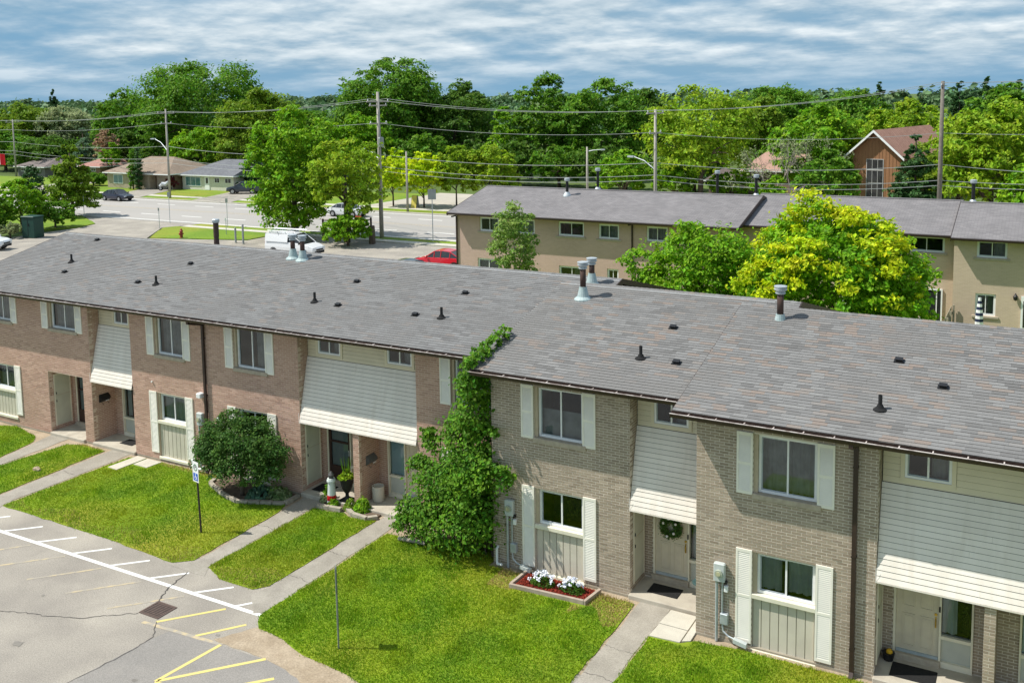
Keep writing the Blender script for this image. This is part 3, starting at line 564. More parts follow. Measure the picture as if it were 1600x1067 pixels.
def porch_back(seg, x0, x1, mirror=False, kind='beige', blind=False, shift=0):
    """back wall of a porch: brick pier, door, sidelight, brick pier"""
    y = SEG[seg]['y']+1.0; Wd = x1-x0
    def X(a): return x1-a if mirror else x0+a
    def R(a, b): return (X(b), X(a)) if mirror else (X(a), X(b))
    zt = 2.62
    back(seg, *R(0, .23), y, .2, zt); 
    if Wd > 1.83: back(seg, *R(1.82, Wd), y, .2, zt)
    # concrete step below door and sidelight
    a, b = R(.20, 1.2); MB().bbox(a, b, y-.10, y+.12, PZ-.1, PZ+.135, .015).build('door_step', stone, house)
    fr = MB(); fcol = cream
    for s0, s1 in ((.235, .285), (1.155, 1.195), (1.78, 1.82)):
        a, b = R(s0, min(s1, Wd)); fr.box(a, b, y-.03, y+.12, PZ+.137 if s0 < 1.7 else PZ, zt)
    a, b = R(.285, 1.155); fr.box(a, b, y-.03, y+.12, 2.53, zt)
    a, b = R(1.195, 1.78); fr.box(a, b, y-.025, y+.12, 1.0, 1.07).box(a, b, y-.025, y+.12, 2.47, zt).box(a, b, y-.03, y+.1, PZ+.002, PZ+.13)
    fr.build('door_frame', fcol, house)
    a, b = R(.287, 1.153)
    if kind == 'beige':
        m = MB().box(a, b, y+.03, y+.075, PZ+.14, 2.53); door_panels(m, a, b, y+.03, PZ+.14, 2.53); d = m.build('door', doorbeige, house)
        MB().box(a+.01, b-.01, y-.005, y+.029, PZ+.138, PZ+.20).build('kick_plate', mat('threshold_blue', (.42, .48, .5), (.36, .42, .44), rough=.4), d)
        hx = (b-.07) if not mirror else (a+.07)
        MB().tube([(hx, y+.02, 1.22), (hx, y-.025, 1.24), (hx, y-.03, 1.38), (hx, y+.02, 1.41)], .009, 6).disc((hx, y+.02, 1.5), (0, 1, 0), .03, .03, 12).box(hx-.014, hx+.014, y+.017, y+.03, 1.2, 1.44).build('handle', brass, d)
        MB().box(hx+.06, hx+.095, y-.045, y-.031, 1.60, 1.72).build('doorbell', black, d)
    else:
        m = MB(); f = .09
        m.box(a, a+f, y, y+.04, PZ+.14, 2.53).box(b-f, b, y, y+.04, PZ+.14, 2.53).box(a+f, b-f, y, y+.04, PZ+.14, PZ+.62).box(a+f, b-f, y, y+.04, 2.42, 2.53).box(a+f, b-f, y, y+.04, 1.74, 1.80)
        d = m.build('storm_door', doorbrown, house)
        MB().poly([(a+f, y+.02, PZ+.62), (b-f, y+.02, PZ+.62), (b-f, y+.02, 2.42), (a+f, y+.02, 2.42)]).build('pane', GLASS, d)
        MB().box(a, b, y+.06, y+.1, PZ+.14, 2.53).build('inner_door', mat('pale_inner_door', (.34, .36, .36), (.3, .32, .32), rough=.5), d)
        MB().box(b-.055, b-.03, y-.03, y-.001, 1.38, 1.56).build('handle', galv, d)
    # sidelight
    a, b = R(1.197, 1.778)
    sl = MB().box(a, b, y+.05, y+.09, PZ+.13, .998).build('sidelight_panel', mat('panel_grey_green', (.50, .52, .46), (.46, .48, .43), rough=.5, scale=4), house)
    MB().poly([(a, y+.06, 1.07), (b, y+.06, 1.07), (b, y+.06, 2.47), (a, y+.06, 2.47)]).build('pane', GLASS, sl)
    if blind:
        bl = MB(); k = int(1.38/.045)
        for i in range(k): bl.add([(a+.01, y+.10, 1.08+i*.045), (b-.01, y+.10, 1.08+i*.045), (b-.01, y+.12, 1.12+i*.045), (a+.01, y+.12, 1.12+i*.045)], [(0, 1, 2, 3)])
        bl.build('blind', blindteal, sl)
    else: curtain_mesh(0, sl, a+.01, a+(b-a)*.5, y+.16, 1.08, 2.46, mat('pale_curtain', (.6, .62, .58), (.5, .52, .5), rough=.9))
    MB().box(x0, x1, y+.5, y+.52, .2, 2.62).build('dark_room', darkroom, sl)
def storage_door(x, y0, face=1):
    m = MB(); xa, xb = (x+.002, x+.018) if face > 0 else (x-.018, x-.002)
    m.box(xa, xb, y0+.25, y0+.86, .52, 2.45); d = m.build('storage_door', mat('pale_green_cream', (.55, .55, .44), (.5, .5, .4), rough=.55, scale=3), house)
    fr = MB(); fa, fb = (x+.003, x+.026) if face > 0 else (x-.026, x-.003)
    fr.box(fa, fb, y0+.20, y0+.248, .50, 2.50).box(fa, fb, y0+.862, y0+.91, .50, 2.50).box(fa, fb, y0+.25, y0+.86, 2.452, 2.5); fr.build('frame', cream, d)
    MB().box(xb if face > 0 else xa-.02, xb+.02 if face > 0 else xa, y0+.27, y0+.29, 1.72, 1.80).box(xb if face > 0 else xa-.02, xb+.02 if face > 0 else xa, y0+.27, y0+.29, 1.42, 1.50).build('latch', black, d)
    MB().box(xb if face > 0 else xa-.004, xb+.004 if face > 0 else xa, y0+.25, y0+.86, 1.66, 1.675).build('seam', trimbuff, d)
def recess(seg, x0, x1, splits, win, kind_l='beige', kind_r=None, blind_r=False, single_mirror=False, yellow=True):
    """upper sloped siding apron with windows over a porch"""
    y = SEG[seg]['y']; o = SEG[seg]['o']; yt = y+.45; zt = 4.64+o; zb = 2.64+o; yb = y-.03
    ns, nsy = -(zt-zb), 0
    # sloped apron deck
    ap = MB(); ap.prism([(yt, zt), (yb+.03, zb), (yb+.10, zb), (yt+.07, zt)], x0+.01, x1-.01); apo = ap.build('siding_apron', lap_shadow, house)
    v = Vector((0, yt-yb, zt-zb)); Ls = v.length; v.normalize(); nn = Vector((0, -v.z, v.y)); n = 17; e = Ls/n
    for k in range(n):
        p0 = Vector((0, yb, zb))+v*(k*e); p1 = p0+v*(e-.010)
        a, b = p0+nn*.022, p1+nn*.012; c = p0+nn*.002
        # each lap board, sometimes in two lengths
        cuts = [x0+.012, x1-.012]
        if x1-x0 > 3 and k % 3 == 1: cuts.insert(1, x0+(x1-x0)*random.uniform(.35, .65))
        for q in range(len(cuts)-1):
            xa, xb = cuts[q]+(.001 if q else 0), cuts[q+1]-.001
            MB().add([(xa, a.y, a.z), (xb, a.y, a.z), (xb, b.y, b.z), (xa, b.y, b.z), (xa, c.y, c.z), (xb, c.y, c.z)], [(0, 1, 2, 3), (4, 5, 1, 0), (0, 3, 4), (1, 5, 2)]).build('lap_board', siding, apo)
    # end trims and bottom nose
    MB().box(x0+.012, x1-.012, yb-.025, yb+.09, zb-.03, zb-.001).build('nose_trim', siding, apo)
    MB().add([(x0+.001, yb-.028, zb-.03), (x0+.011, yb-.028, zb-.03), (x0+.011, yb-.028, zb+.3), (x0+.001, yb-.028, zb+.3)], [(0, 1, 2, 3)]).build('edge_trim', whitef, apo)
    # upper wall with windows
    up = MB(); holes = [(a-x0-.07, b-x0+.07, c-.07, 5.62) for a, b, c, d in win]
    wall_panel(up, (x0, yt+.03, 0), (1, 0, 0), (0, -1, 0), x1-x0, zt-.02, WT, [(a-x0, b-x0, c, d) for a, b, c, d in win], th=.12)
    upo = up.build('upper_siding', lap_shadow, house)
    nb = 8; hb = (WT-zt)/nb
    for k in range(nb):
        iv = [(x0+.02, x1-.02)]
        for a, b, c, d in win:
            if zt+k*hb > c-.10:
                nv = []
                for p, q in iv:
                    if q <= a-.09 or p >= b+.09: nv.append((p, q)); continue
                    if a-.09-p > .02: nv.append((p, a-.09))
                    if q-b-.09 > .02: nv.append((b+.09, q))
                iv = nv
        for p, q in iv:
            za, zb2 = zt+k*hb+.003, zt+(k+1)*hb-.009
            MB().add([(p, yt+.004, za), (q, yt+.004, za), (q, yt+.010, za+.06), (p, yt+.010, za+.06), (q, yt+.020, zb2), (p, yt+.020, zb2), (p, yt+.03, za), (q, yt+.03, za), (p, yt+.03, zb2), (q, yt+.03, zb2)], [(0, 1, 2, 3), (3, 2, 4, 5), (6, 7, 1, 0), (5, 4, 9, 8)]).build('lap_board', siding_y, upo)
    for a, b, c, d in win:
        w = window(house, a, b, yt+.005, c, d, 'side', frame=.05)
        MB().box(a-.085, a-.002, yt-.012, yt+.03, c-.085, WT).box(b+.002, b+.085, yt-.012, yt+.03, c-.085, WT).box(a-.002, b+.002, yt-.012, yt+.03, c-.085, c-.002).build('casing', siding_y, w)
    # recess side walls
    side(seg, x0, y, y+.6, zb-.05, WT, 1)
    side(seg, x1, y, y+.6, zb-.05, WT, -1)
    side(seg, x0, y, y+1.0, .2, zb-.05, 1, [(.25, .86, .52, 2.45)] if not single_mirror else [])
    if not single_mirror: storage_door(x0, y)
    side(seg, x1, y, y+1.0, .2, zb-.05, -1)
    MB().box(x0-.1, x1+.1, y+.02, y+1.1, 2.63, 2.68).build('porch_ceiling', cream, house)
    MB().bbox(x0-.02, x1+.02, y-.09, y+1.05, .12, PZ, .02).build('porch_slab', concrete, house)
    if splits is None: porch_back(seg, x0, x1, single_mirror, kind_l)
    else:
        c0, c1 = splits
        porch_back(seg, x0, c0, False, kind_l); porch_back(seg, c1, x1, True, kind_r, blind_r)
        # wing wall between the two porches
        wall_panel(newwall(seg), (c0, y, 0), (1, 0, 0), (0, -1, 0), c1-c0, .2, 2.63, (), th=.1)
        brick_panel(BK[seg], (c0, y, 0), (1, 0, 0), (0, -1, 0), c1-c0, BZ, 2.62)
        side(seg, c1, y+.001, y+1.0, .2, 2.63, 1); side(seg, c0, y+.001, y+1.0, .2, 2.63, -1)
# --- segment A
HA = []
HA += bay('A', -31.78, uz=(4.33, 5.41), lz=(.72, 2.66), shutU=(0, 1), shutL=(0, 1))
HA += bay('A', -28.16, Wd=1.92, uz=(4.33, 5.41), lower=False)
HA.append((-28.02, -26.03, PZ-.2, 2.69))
facade('A', -32.6, -25.56, HA)
facade('A', -23.34, -15.64, bay('A', -22.4728, curt_l='pale')+bay('A', -18.7458, curt_u='side', curt_l='half'))
facade('A', -11.18, -8.0, bay('A', -10.3261))
recess('A', -25.56, -23.34, None, [(-24.7, -23.95, 4.76, 5.36)], 'beige', single_mirror=True)
recess('A', -15.64, -11.18, (-13.57, -13.34), [(-15.2, -14.31, 4.78, 5.38), (-12.52, -11.62, 4.78, 5.38)], 'dark', 'beige', True)
# doorway inside the left bay
side('A', -28.02, .02, 1.0, .2, 2.66, 1, [(.23, .84, .52, 2.45)]); storage_door(-28.02, 0)
side('A', -26.03, .02, 1.0, .2, 2.66, -1)
porch_back('A', -28.02, -26.03, False, 'dark')
MB().box(-28.1, -25.95, .19, 1.1, 2.69, 2.74).build('porch_ceiling', cream, house)
MB().bbox(-28.0, -26.05, -.09, 1.05, .12, PZ, .02).build('porch_slab', concrete, house)
# --- segment B
side('B', -8.01, SEG['B']['y'], 0.02, .2, WT, -1)
facade('B', -8.01, -4.08, bay('B', -7.1026, curt_u='half', curt_l='none'))
recess('B', -4.08, -2.11, None, [(-3.62, -2.74, 4.65, 5.26)], 'beige')
# --- segment C
side('C', -2.11, SEG['C']['y'], SEG['B']['y']+.02, .2, WT, -1)
facade('C', -2.11, 1.80, bay('C', -1.1808, curt_l='sheer'))
recess('C', 1.80, 6.30, (3.86, 4.07), [(2.25, 3.15, 4.64, 5.24), (4.79, 5.69, 4.64, 5.24)], 'beige', 'beige', True)
facade('C', 6.30, 12.0, bay('C', 7.2)+bay('C', 10.0, lower=True)[:0])
# outer shell: rear and end walls, closing the volume
for s, d in SEG.items():
    newwall(s).box(d['x0'], d['x1'], d['y']+9.5, d['y']+9.7, .1, WT)
    if s == 'A': newwall(s).box(d['x0']-.0, d['x0']+.2, .19, 9.5, .1, WT)
    if s == 'C': newwall(s).box(d['x1']-.2, d['x1'], d['y']+.19, d['y']+9.5, .1, WT)
WALLO = {}
for s in 'ABC':
    for m in MW[s]:
        if not m.v: continue
        xs = [q[0] for q in m.v]; ys = [q[1] for q in m.v]
        o = m.build('wall', mortA if s == 'A' else mortB, house)
        if abs(min(ys)-SEG[s]['y']-.0028) < 1e-3 and max(xs)-min(xs) > 3 and (s != 'A' or max(xs) > -16.5) and s not in WALLO: WALLO[s] = o
WALLO['A']['label'] = 'rose brown brick wall'; WALLO['B']['label'] = 'buff brick wall of the middle unit'; WALLO['C']['label'] = 'buff brick wall at the right'
for s, x0, x1 in (('A', -32.6, -28.05), ('A', -26.0, -25.57), ('A', -23.33, -15.65), ('A', -11.17, -8.0), ('B', -8.0, -4.09), ('C', -2.1, 1.79)):
    y = SEG[s]['y']; MB().box(x0, x1, y-.014, y+.1, .1, BZ-.002).build('foundation', foundation, house)
# ---- bricks
def brick_geo(rec, jit=True):
    R = np.array(rec); n = len(R); c = R[:, :3]; u = np.column_stack([R[:, 3], R[:, 4], np.zeros(n)]); nn = np.column_stack([R[:, 5], R[:, 6], np.zeros(n)])
    L = R[:, 7]/2; pr = np.clip(RNG.normal(.0003, .001, n), -.0012, .003) if jit else np.zeros(n); dz = RNG.normal(0, .0008, n)
    V = np.zeros((n, 8, 3)); z = np.array([0, 0, 1.0]); k = 0
    for dpt in (0, 1):
        for su, sz in ((-1, -1), (1, -1), (1, 1), (-1, 1)):
            off = (pr if dpt == 0 else -.03)*np.ones(n)
            ch = .002 if dpt == 0 else 0
            V[:, k] = c+u*((L-ch)*su)[:, None]+z*((BH/2-ch)*sz+dz)[:, None]+nn*off[:, None]; k += 1
    F = np.array([(0, 1, 2, 3), (0, 4, 5, 1), (1, 5, 6, 2), (2, 6, 7, 3), (3, 7, 4, 0)]); F = (F[None]+(np.arange(n)*8)[:, None, None]).reshape(-1, 4)
    return V.reshape(-1, 3), F
def bricks():
    v, f = brick_geo(BR['A']); npmesh('brickwork', v, f, brickA, WALLO['A'], kind='stuff')
    R = np.array(BR['B']); yC, yB = SEG['C']['y'], SEG['B']['y']
    full = (np.abs(R[:, 7]-BL) < 1e-6) & (np.abs(R[:, 1]-yC) < 1e-4) & (R[:, 0] < 1.79) & (R[:, 0] > -2.1)
    d = np.linalg.norm(R[:, :3]-np.array(CAMPOS), axis=1); d[~full] = 1e9; order = np.argsort(d)[:300]
    me = bpy.data.meshes.new('brick'); V, F = brick_geo([(0, 0, 0, 1, 0, 0, -1, BL)], False); me.from_pydata(V.tolist(), [], F.tolist()); me.materials.append(brickB)
    b = BASE[house.name]
    for i in order:
        o = bpy.data.objects.new('brick', me); COL.objects.link(o); o.parent = WALLO['C']; o.location = (R[i, 0]-b.x, R[i, 1]-b.y+float(np.clip(RNG.normal(0, .0008), -.0015, .0012)), R[i, 2]-b.z+RNG.normal(0, .0008)); o.rotation_euler = (0, RNG.normal(0, .003), 0)
    rest = np.ones(len(R), bool); rest[order] = False
    isC = (R[:, 1] < yB-.01) & ((R[:, 0] > -2.12)); 
    for s, sel in (('C', rest & isC), ('B', rest & ~isC)):
        v, f = brick_geo(R[sel]); npmesh('brickwork', v, f, brickB, WALLO[s], kind='stuff')
bricks()
# ---- roofs
CS, SN = 1/math.sqrt(1+SLOPE**2), SLOPE/math.sqrt(1+SLOPE**2)
ROOFO = {}
def roofz(seg, y): return ZE+SLOPE*(y-(SEG[seg]['y']-OV))
for s, d in SEG.items():
    ye = d['y']-OV; yr = d['y']+RIDGE; yk = d['y']+2*RIDGE+OV; zr = ZE+SLOPE*(yr-ye); t = .10
    m = MB().prism([(ye, ZE), (ye, ZE-t), (yr, zr-t), (yk, ZE-t), (yk, ZE), (yr, zr)], d['rx0'], d['rx1'])
    ROOFO[s] = m.build('roof', shing if s == 'A' else shing_warm, house)
    for xx, dx in ((d['rx0'], -1), (d['rx1'], 1)):      # rake boards
        a, b = (xx-.03, xx-.001) if dx < 0 else (xx+.001, xx+.03)
        e_ = .01 if dx > 0 or s == 'A' else -.03; MB().prism([(ye, ZE+e_), (ye, ZE-.17), (yr, zr-.17), (yk, ZE-.17), (yk, ZE+e_), (yr, zr+e_)], a, b).build('rake_board', brown, ROOFO[s])
    # gable wall panel above the wall top, soffit, fascia
    MB().prism([(d['y']+.2, WT-.02), (yr, zr-.14), (d['y']+9.4, WT-.02)], d['rx1']-.42, d['rx1']-.3).build('gable', brown, ROOFO[s])
    MB().box(d['rx0']+.01, d['rx1']-.01, ye+.02, d['y']+.5, WT, WT+.02).build('soffit', brown, ROOFO[s])
    MB().box(d['rx0'], d['rx1'], ye-.002, ye+.02, ZE-.16, ZE-.005).build('fascia', brown, ROOFO[s])
    xg1 = d['rx1'] if s == 'C' else (-8.27 if s == 'A' else -2.49)
    if s == 'A': xg1 = -8.62
    g = MB().prism([(ye-.004, ZE-.04), (ye-.004, ZE-.13), (ye-.085, ZE-.14), (ye-.115, ZE-.07), (ye-.115, ZE-.045), (ye-.105, ZE-.045), (ye-.105, ZE-.07), (ye-.08, ZE-.125), (ye-.012, ZE-.12), (ye-.012, ZE-.04)], d['rx0']-.02, xg1)
    go = g.build('gutter', brown, house)
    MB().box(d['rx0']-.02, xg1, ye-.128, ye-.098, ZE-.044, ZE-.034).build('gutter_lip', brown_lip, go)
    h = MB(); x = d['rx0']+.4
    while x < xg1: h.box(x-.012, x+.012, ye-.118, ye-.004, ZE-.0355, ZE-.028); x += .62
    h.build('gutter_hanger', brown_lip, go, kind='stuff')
    # ridge cap: overlapping bent pieces
    x0r = d['rx0']; n = int((d['rx1']-x0r)/.15)
    V = []; F = []
    for k in range(n):
        xa = x0r+k*.15; xb = xa+.17; h0, h1 = .018, .008
        for q, (dy, dzz) in enumerate(((-.15, -.15*SLOPE), (0, 0), (.15, -.15*SLOPE))): V += [(xa, yr+dy, zr+dzz+h0), (xb, yr+dy, zr+dzz+h1)]
        V += [(xa, yr-.15, zr-.15*SLOPE), (xa, yr+.15, zr-.15*SLOPE)]
        i = k*8; F += [(i, i+1, i+3, i+2), (i+2, i+3, i+5, i+4), (i+6, i, i+2, i+2), (i, i+6, i+1, i+1)]
    cap = npmesh('ridge_cap', V, [f for f in F if len(set(f)) == 4], shing if s == 'A' else shing_warm, ROOFO[s], kind='stuff')
    if s != 'C':
        MB().box(max(x0r, -33)+.02, (d['rx1']-.02) if s == 'A' else -1.75, yr-.172, yr-.158, zr-.172*SLOPE+.004, zr-.172*SLOPE+.022).build('ridge_flashing', mat('pale_flashing', (.62, .63, .63), (.5, .51, .52), rough=.5, scale=4), ROOFO[s])
shedge = mat('shingle_cut_edge', (.055, .052, .05), (.04, .038, .037), rough=.95, scale=9)
EXP, TABW = .127, .305
def shingle_rec(s):
    d = SEG[s]; ye = d['y']-OV; Ls = (RIDGE+OV)/CS; rows = int(Ls/EXP); out = []; rr = random.Random(ord(s))
    for k in range(rows):
        s0 = k*EXP; y = ye+s0*CS; off = (k*.1525+rr.uniform(-.075, .075)) % TABW
        x = d['rx0']-off
        while x < min(d['rx1'], 7.0):
            a, b = max(x, d['rx0']), min(x+TABW, d['rx1']); x += TABW
            if b-a < .03: continue
            nx = {'A': -8.1, 'B': -2.3, 'C': 99}[s]
            if a > nx and y < d['y']+3.6: continue       # under the next section's roof
            out.append((a, b, y, ZE+s0*SN, k))
    return out
def tab_geo(R):
    R = np.array(R); n = len(R); g = RNG.uniform(.0005, .0018, n); V = np.zeros((n, 8, 3)); jl = RNG.normal(0, .0022, n)
    hb = RNG.uniform(.012, .0145, n)
    for j, (xa, lo) in enumerate(((0, 1), (1, 1), (1, 0), (0, 0))):
        X = R[:, 0]+g if xa == 0 else R[:, 1]-g
        L = np.where(lo, jl, EXP+.01); H = np.where(lo, hb, .003)
        V[:, j, 0] = X; V[:, j, 1] = R[:, 2]+L*CS-H*SN; V[:, j, 2] = R[:, 3]+L*SN+H*CS
        V[:, j+4, 0] = X; V[:, j+4, 1] = R[:, 2]+L*CS; V[:, j+4, 2] = R[:, 3]+L*SN+.0005
    F = np.array([(0, 1, 2, 3), (0, 4, 5, 1), (1, 5, 6, 2), (3, 7, 4, 0)]); F = (F[None]+(np.arange(n)*8)[:, None, None]).reshape(-1, 4)
    return V.reshape(-1, 3), F
def shingles():
    for s in 'AB':
        v, f = tab_geo(shingle_rec(s)); npmesh('shingles', v, f, shing if s == 'A' else shing_warm, ROOFO[s], kind='stuff', m2=shedge, mi=(np.arange(len(f)) % 4 > 0))
    R = np.array(shingle_rec('C')); full = np.abs(R[:, 1]-R[:, 0]-TABW) < 1e-6
    inview = R[:, 0] < 4.0
    d = np.linalg.norm(np.column_stack([(R[:, 0]+R[:, 1])/2, R[:, 2], R[:, 3]])-np.array(CAMPOS), axis=1); d[~(full & inview)] = 1e9; order = np.argsort(d)[:300]
    me = bpy.data.meshes.new('shingle'); V, F = tab_geo([(0, TABW, 0, 0, 0)]); me.from_pydata(V.tolist(), [], F.tolist()); me.materials.append(shing_warm); me.materials.append(shedge); me.polygons.foreach_set('material_index', [0, 1, 1, 1])
    b = BASE[house.name]
    for i in order:
        o = bpy.data.objects.new('shingle', me); COL.objects.link(o); o.parent = ROOFO['C']; o.location = (R[i, 0]-b.x, R[i, 2]-b.y+RNG.normal(0, .002), R[i, 3]-b.z+abs(RNG.normal(0, .001)))
    rest = np.ones(len(R), bool); rest[order] = False
    v, f = tab_geo(R[rest]); npmesh('shingles', v, f, shing_warm, ROOFO['C'], kind='stuff', m2=shedge, mi=(np.arange(len(f)) % 4 > 0))
shingles()
# ---- downspouts
def downspout(x, y, ztop, zbot, ye):
    m = MB(); p = [(x, ye-.05, ztop), (x, ye-.05, ztop-.06), (x, y-.07, ztop-.22), (x, y-.07, zbot+.1), (x+.0, y-.16, zbot)]
    for i in range(len(p)-1):
        a, b = Vector(p[i]), Vector(p[i+1]); dv = (b-a); L = dv.length/2; dv.normalize(); up = Vector((1, 0, 0)); w = dv.cross(up)
        m.obox((a+b)/2, up*.045, w*.033, dv*(L+.012))
    o = m.build('downspout', brown, house); k = MB()
    for z in (zbot+.6, (ztop+zbot)/2, ztop-.7): k.box(x-.055, x+.055, y-.108, y-.001, z, z+.03)
    k.build('strap', brown, o, kind='stuff')
downspout(-19.68, 0, ZE-.14, .3, -OV); downspout(1.36, SEG['C']['y'], ZE-.14, .25, SEG['C']['y']-OV)
# ---- roof fittings
def flue(seg, x, y, h, r=.085):
    z = roofz(seg, y); 
    f = MB().lathe((x, y, z-.06), [(.27, .0), (.27, .04), (.24, .07), (.17, .12), (.115, .36), (.11, .40)], 16).build('flue', flash, ROOFO[seg], smooth=False)
    MB().lathe((x, y, z+.3), [(r, 0), (r, h-.45)], 14).build('pipe', rust, f, smooth=True)
    MB().lathe((x, y, z+h-.18), [(r+.02, -.02), (r+.045, .0), (r+.045, .02), (r+.02, .03), (r+.03, .06), (r+.075, .09), (r+.08, .115), (r+.05, .12), (r+.06, .15), (r+.08, .165), (r+.08, .19), (r+.03, .20)], 16).build('cap', galv, f, smooth=False)
for a in (('A', -19.53, 4.26, .85), ('A', -19.0, 4.18, .88), ('B', -7.11, 2.75, 1.06), ('A', -7.53, 4.28, .80), ('B', -1.28, 2.22, 1.06)): flue(*a)
f = MB().lathe((-24.9, 5.7, 6.7), [(.12, 0), (.10, .5)], 14).build('flue', rust, ROOFO['A']); MB().lathe((-24.9, 5.7, 7.2), [(.11, 0), (.11, .62)], 14).build('pipe', rust, f); MB().lathe((-24.9, 5.7, 7.78), [(.13, 0), (.15, .04), (.15, .12), (.12, .15)], 14).build('cap', galv, f)
def pipe(seg, x, y):
    z = roofz(seg, y); f = MB().lathe((x, y, z-.04), [(.15, 0), (.15, .045), (.085, .09), (.06, .14), (.055, .15)], 12).build('vent_pipe', rubber, ROOFO[seg])
    MB().lathe((x, y, z+.1), [(.042, 0), (.042, .22), (.034, .22), (.034, .1)], 12).build('pipe', black, f)
for a in (('A', -29.22, 2.17), ('A', -23.27, 1.2), ('A', -15.97, 1.27), ('A', -11.03, 1.2), ('B', -4.16, -.15), ('C', 1.72, -1.37)): pipe(*a)
def boxvent(seg, x, y):
    z = roofz(seg, y); e = Vector((0, CS, SN)); nn = Vector((0, -SN, CS)); c = Vector((x, y, z))
    m = MB().obox(c+nn*.018, (.11, 0, 0), e*.09, nn*.012); m.obox(c+nn*.05+e*.01, (.07, 0, 0), e*.055, nn*.028); m.obox(c+nn*.082, (.085, 0, 0), e*.07, nn*.006)
    m.build('roof_vent', black, ROOFO[seg])
for a in (('A', -30.34, 4.26), ('A', -24.2, 1.18), ('A', -28.49, 1.31), ('A', -14.96, 1.2), ('A', -11.96, 1.17), ('A', -15.52, 2.89), ('A', -11.22, 2.85), ('A', -23.45, 2.99), ('B', -3.21, -.18), ('B', -3.92, 1.55), ('C', 1.8, .73), ('C', 2.82, -.18)): boxvent(*a)
# ================================================================ REAR TOWNHOUSE ROW AND HOUSES
def brickmat(name, c1, c2, mort):
    m = bpy.data.materials.new(name); m.use_nodes = True; nt = m.node_tree; N = nt.nodes; L = nt.links; b = N['Principled BSDF']; b.inputs['Roughness'].default_value = .92; b.inputs['Specular IOR Level'].default_value = .15
    g = N.new('ShaderNodeNewGeometry'); s = N.new('ShaderNodeSeparateXYZ'); L.new(g.outputs['Position'], s.inputs[0]); ad = N.new('ShaderNodeMath'); ad.operation = 'ADD'; L.new(s.outputs[0], ad.inputs[0]); L.new(s.outputs[1], ad.inputs[1])
    c = N.new('ShaderNodeCombineXYZ'); L.new(ad.outputs[0], c.inputs[0]); L.new(s.outputs[2], c.inputs[1])
    t = N.new('ShaderNodeTexBrick'); t.inputs['Scale'].default_value = 1; t.inputs['Brick Width'].default_value = .215; t.inputs['Row Height'].default_value = .067; t.inputs['Mortar Size'].default_value = .006
    t.inputs['Color1'].default_value = (*c1, 1); t.inputs['Color2'].default_value = (*c2, 1); t.inputs['Mortar'].default_value = (*mort, 1); L.new(c.outputs[0], t.inputs[0])
    n = N.new('ShaderNodeTexNoise'); n.inputs['Scale'].default_value = .6; n.inputs['Detail'].default_value = 5; L.new(g.outputs['Position'], n.inputs[0])
    mr = N.new('ShaderNodeMapRange'); mr.inputs[3].default_value = .85; mr.inputs[4].default_value = 1.12; L.new(n.outputs[0], mr.inputs[0])
    h = N.new('ShaderNodeHueSaturation'); L.new(t.outputs[0], h.inputs['Color']); L.new(mr.outputs[0], h.inputs['Value']); L.new(h.outputs[0], b.inputs['Base Color'])
    bp = N.new('ShaderNodeBump'); bp.inputs['Strength'].default_value = .3; bp.inputs['Distance'].default_value = .01; L.new(t.outputs['Fac'], bp.inputs['Height']); bp.invert = True; L.new(bp.outputs[0], b.inputs['Normal'])
    MATS[name] = m; return m
def shinglemat(name, c1, c2, axis=0, w=.31, h=.125):
    m = bpy.data.materials.new(name); m.use_nodes = True; nt = m.node_tree; N = nt.nodes; L = nt.links; b = N['Principled BSDF']; b.inputs['Roughness'].default_value = .95; b.inputs['Specular IOR Level'].default_value = .1
    g = N.new('ShaderNodeNewGeometry'); s = N.new('ShaderNodeSeparateXYZ'); L.new(g.outputs['Position'], s.inputs[0]); c = N.new('ShaderNodeCombineXYZ'); L.new(s.outputs[axis], c.inputs[0]); L.new(s.outputs[1-axis], c.inputs[1])
    t = N.new('ShaderNodeTexBrick'); t.inputs['Scale'].default_value = 1; t.inputs['Brick Width'].default_value = w; t.inputs['Row Height'].default_value = h; t.inputs['Mortar Size'].default_value = .006; t.inputs['Bias'].default_value = 0
    t.inputs['Color1'].default_value = (*c1, 1); t.inputs['Color2'].default_value = (*c2, 1); t.inputs['Mortar'].default_value = (*[q*.55 for q in c1], 1); L.new(c.outputs[0], t.inputs[0])
    n = N.new('ShaderNodeTexNoise'); n.inputs['Scale'].default_value = .9; n.inputs['Detail'].default_value = 8; L.new(g.outputs['Position'], n.inputs[0]); mr = N.new('ShaderNodeMapRange'); mr.inputs[3].default_value = .75; mr.inputs[4].default_value = 1.25; L.new(n.outputs[0], mr.inputs[0])
    hs = N.new('ShaderNodeHueSaturation'); L.new(t.outputs[0], hs.inputs['Color']); L.new(mr.outputs[0], hs.inputs['Value']); L.new(hs.outputs[0], b.inputs['Base Color']); MATS[name] = m; return m
brickD = brickmat('brick_tan', (.55, .385, .325), (.50, .35, .295), (.58, .44, .38)); brickD2 = brickmat('brick_yellow', (.57, .45, .335), (.52, .41, .305), (.6, .49, .385))
shD = shinglemat('shingle_rear', (.18, .172, .176), (.225, .213, .215))
rear = thing('townhouse_row', 'rear two storey tan brick townhouse row with grey roof, seen behind the front roof', 'building', (-8, 34, .24))
DS = [(-28.4, -10.45, 29.23, brickD, -28.7, -10.05), (-10.45, .46, 30.5, brickD2, -10.5, .44), (.46, 16, 29.9, brickD2, .36, 16.3)]
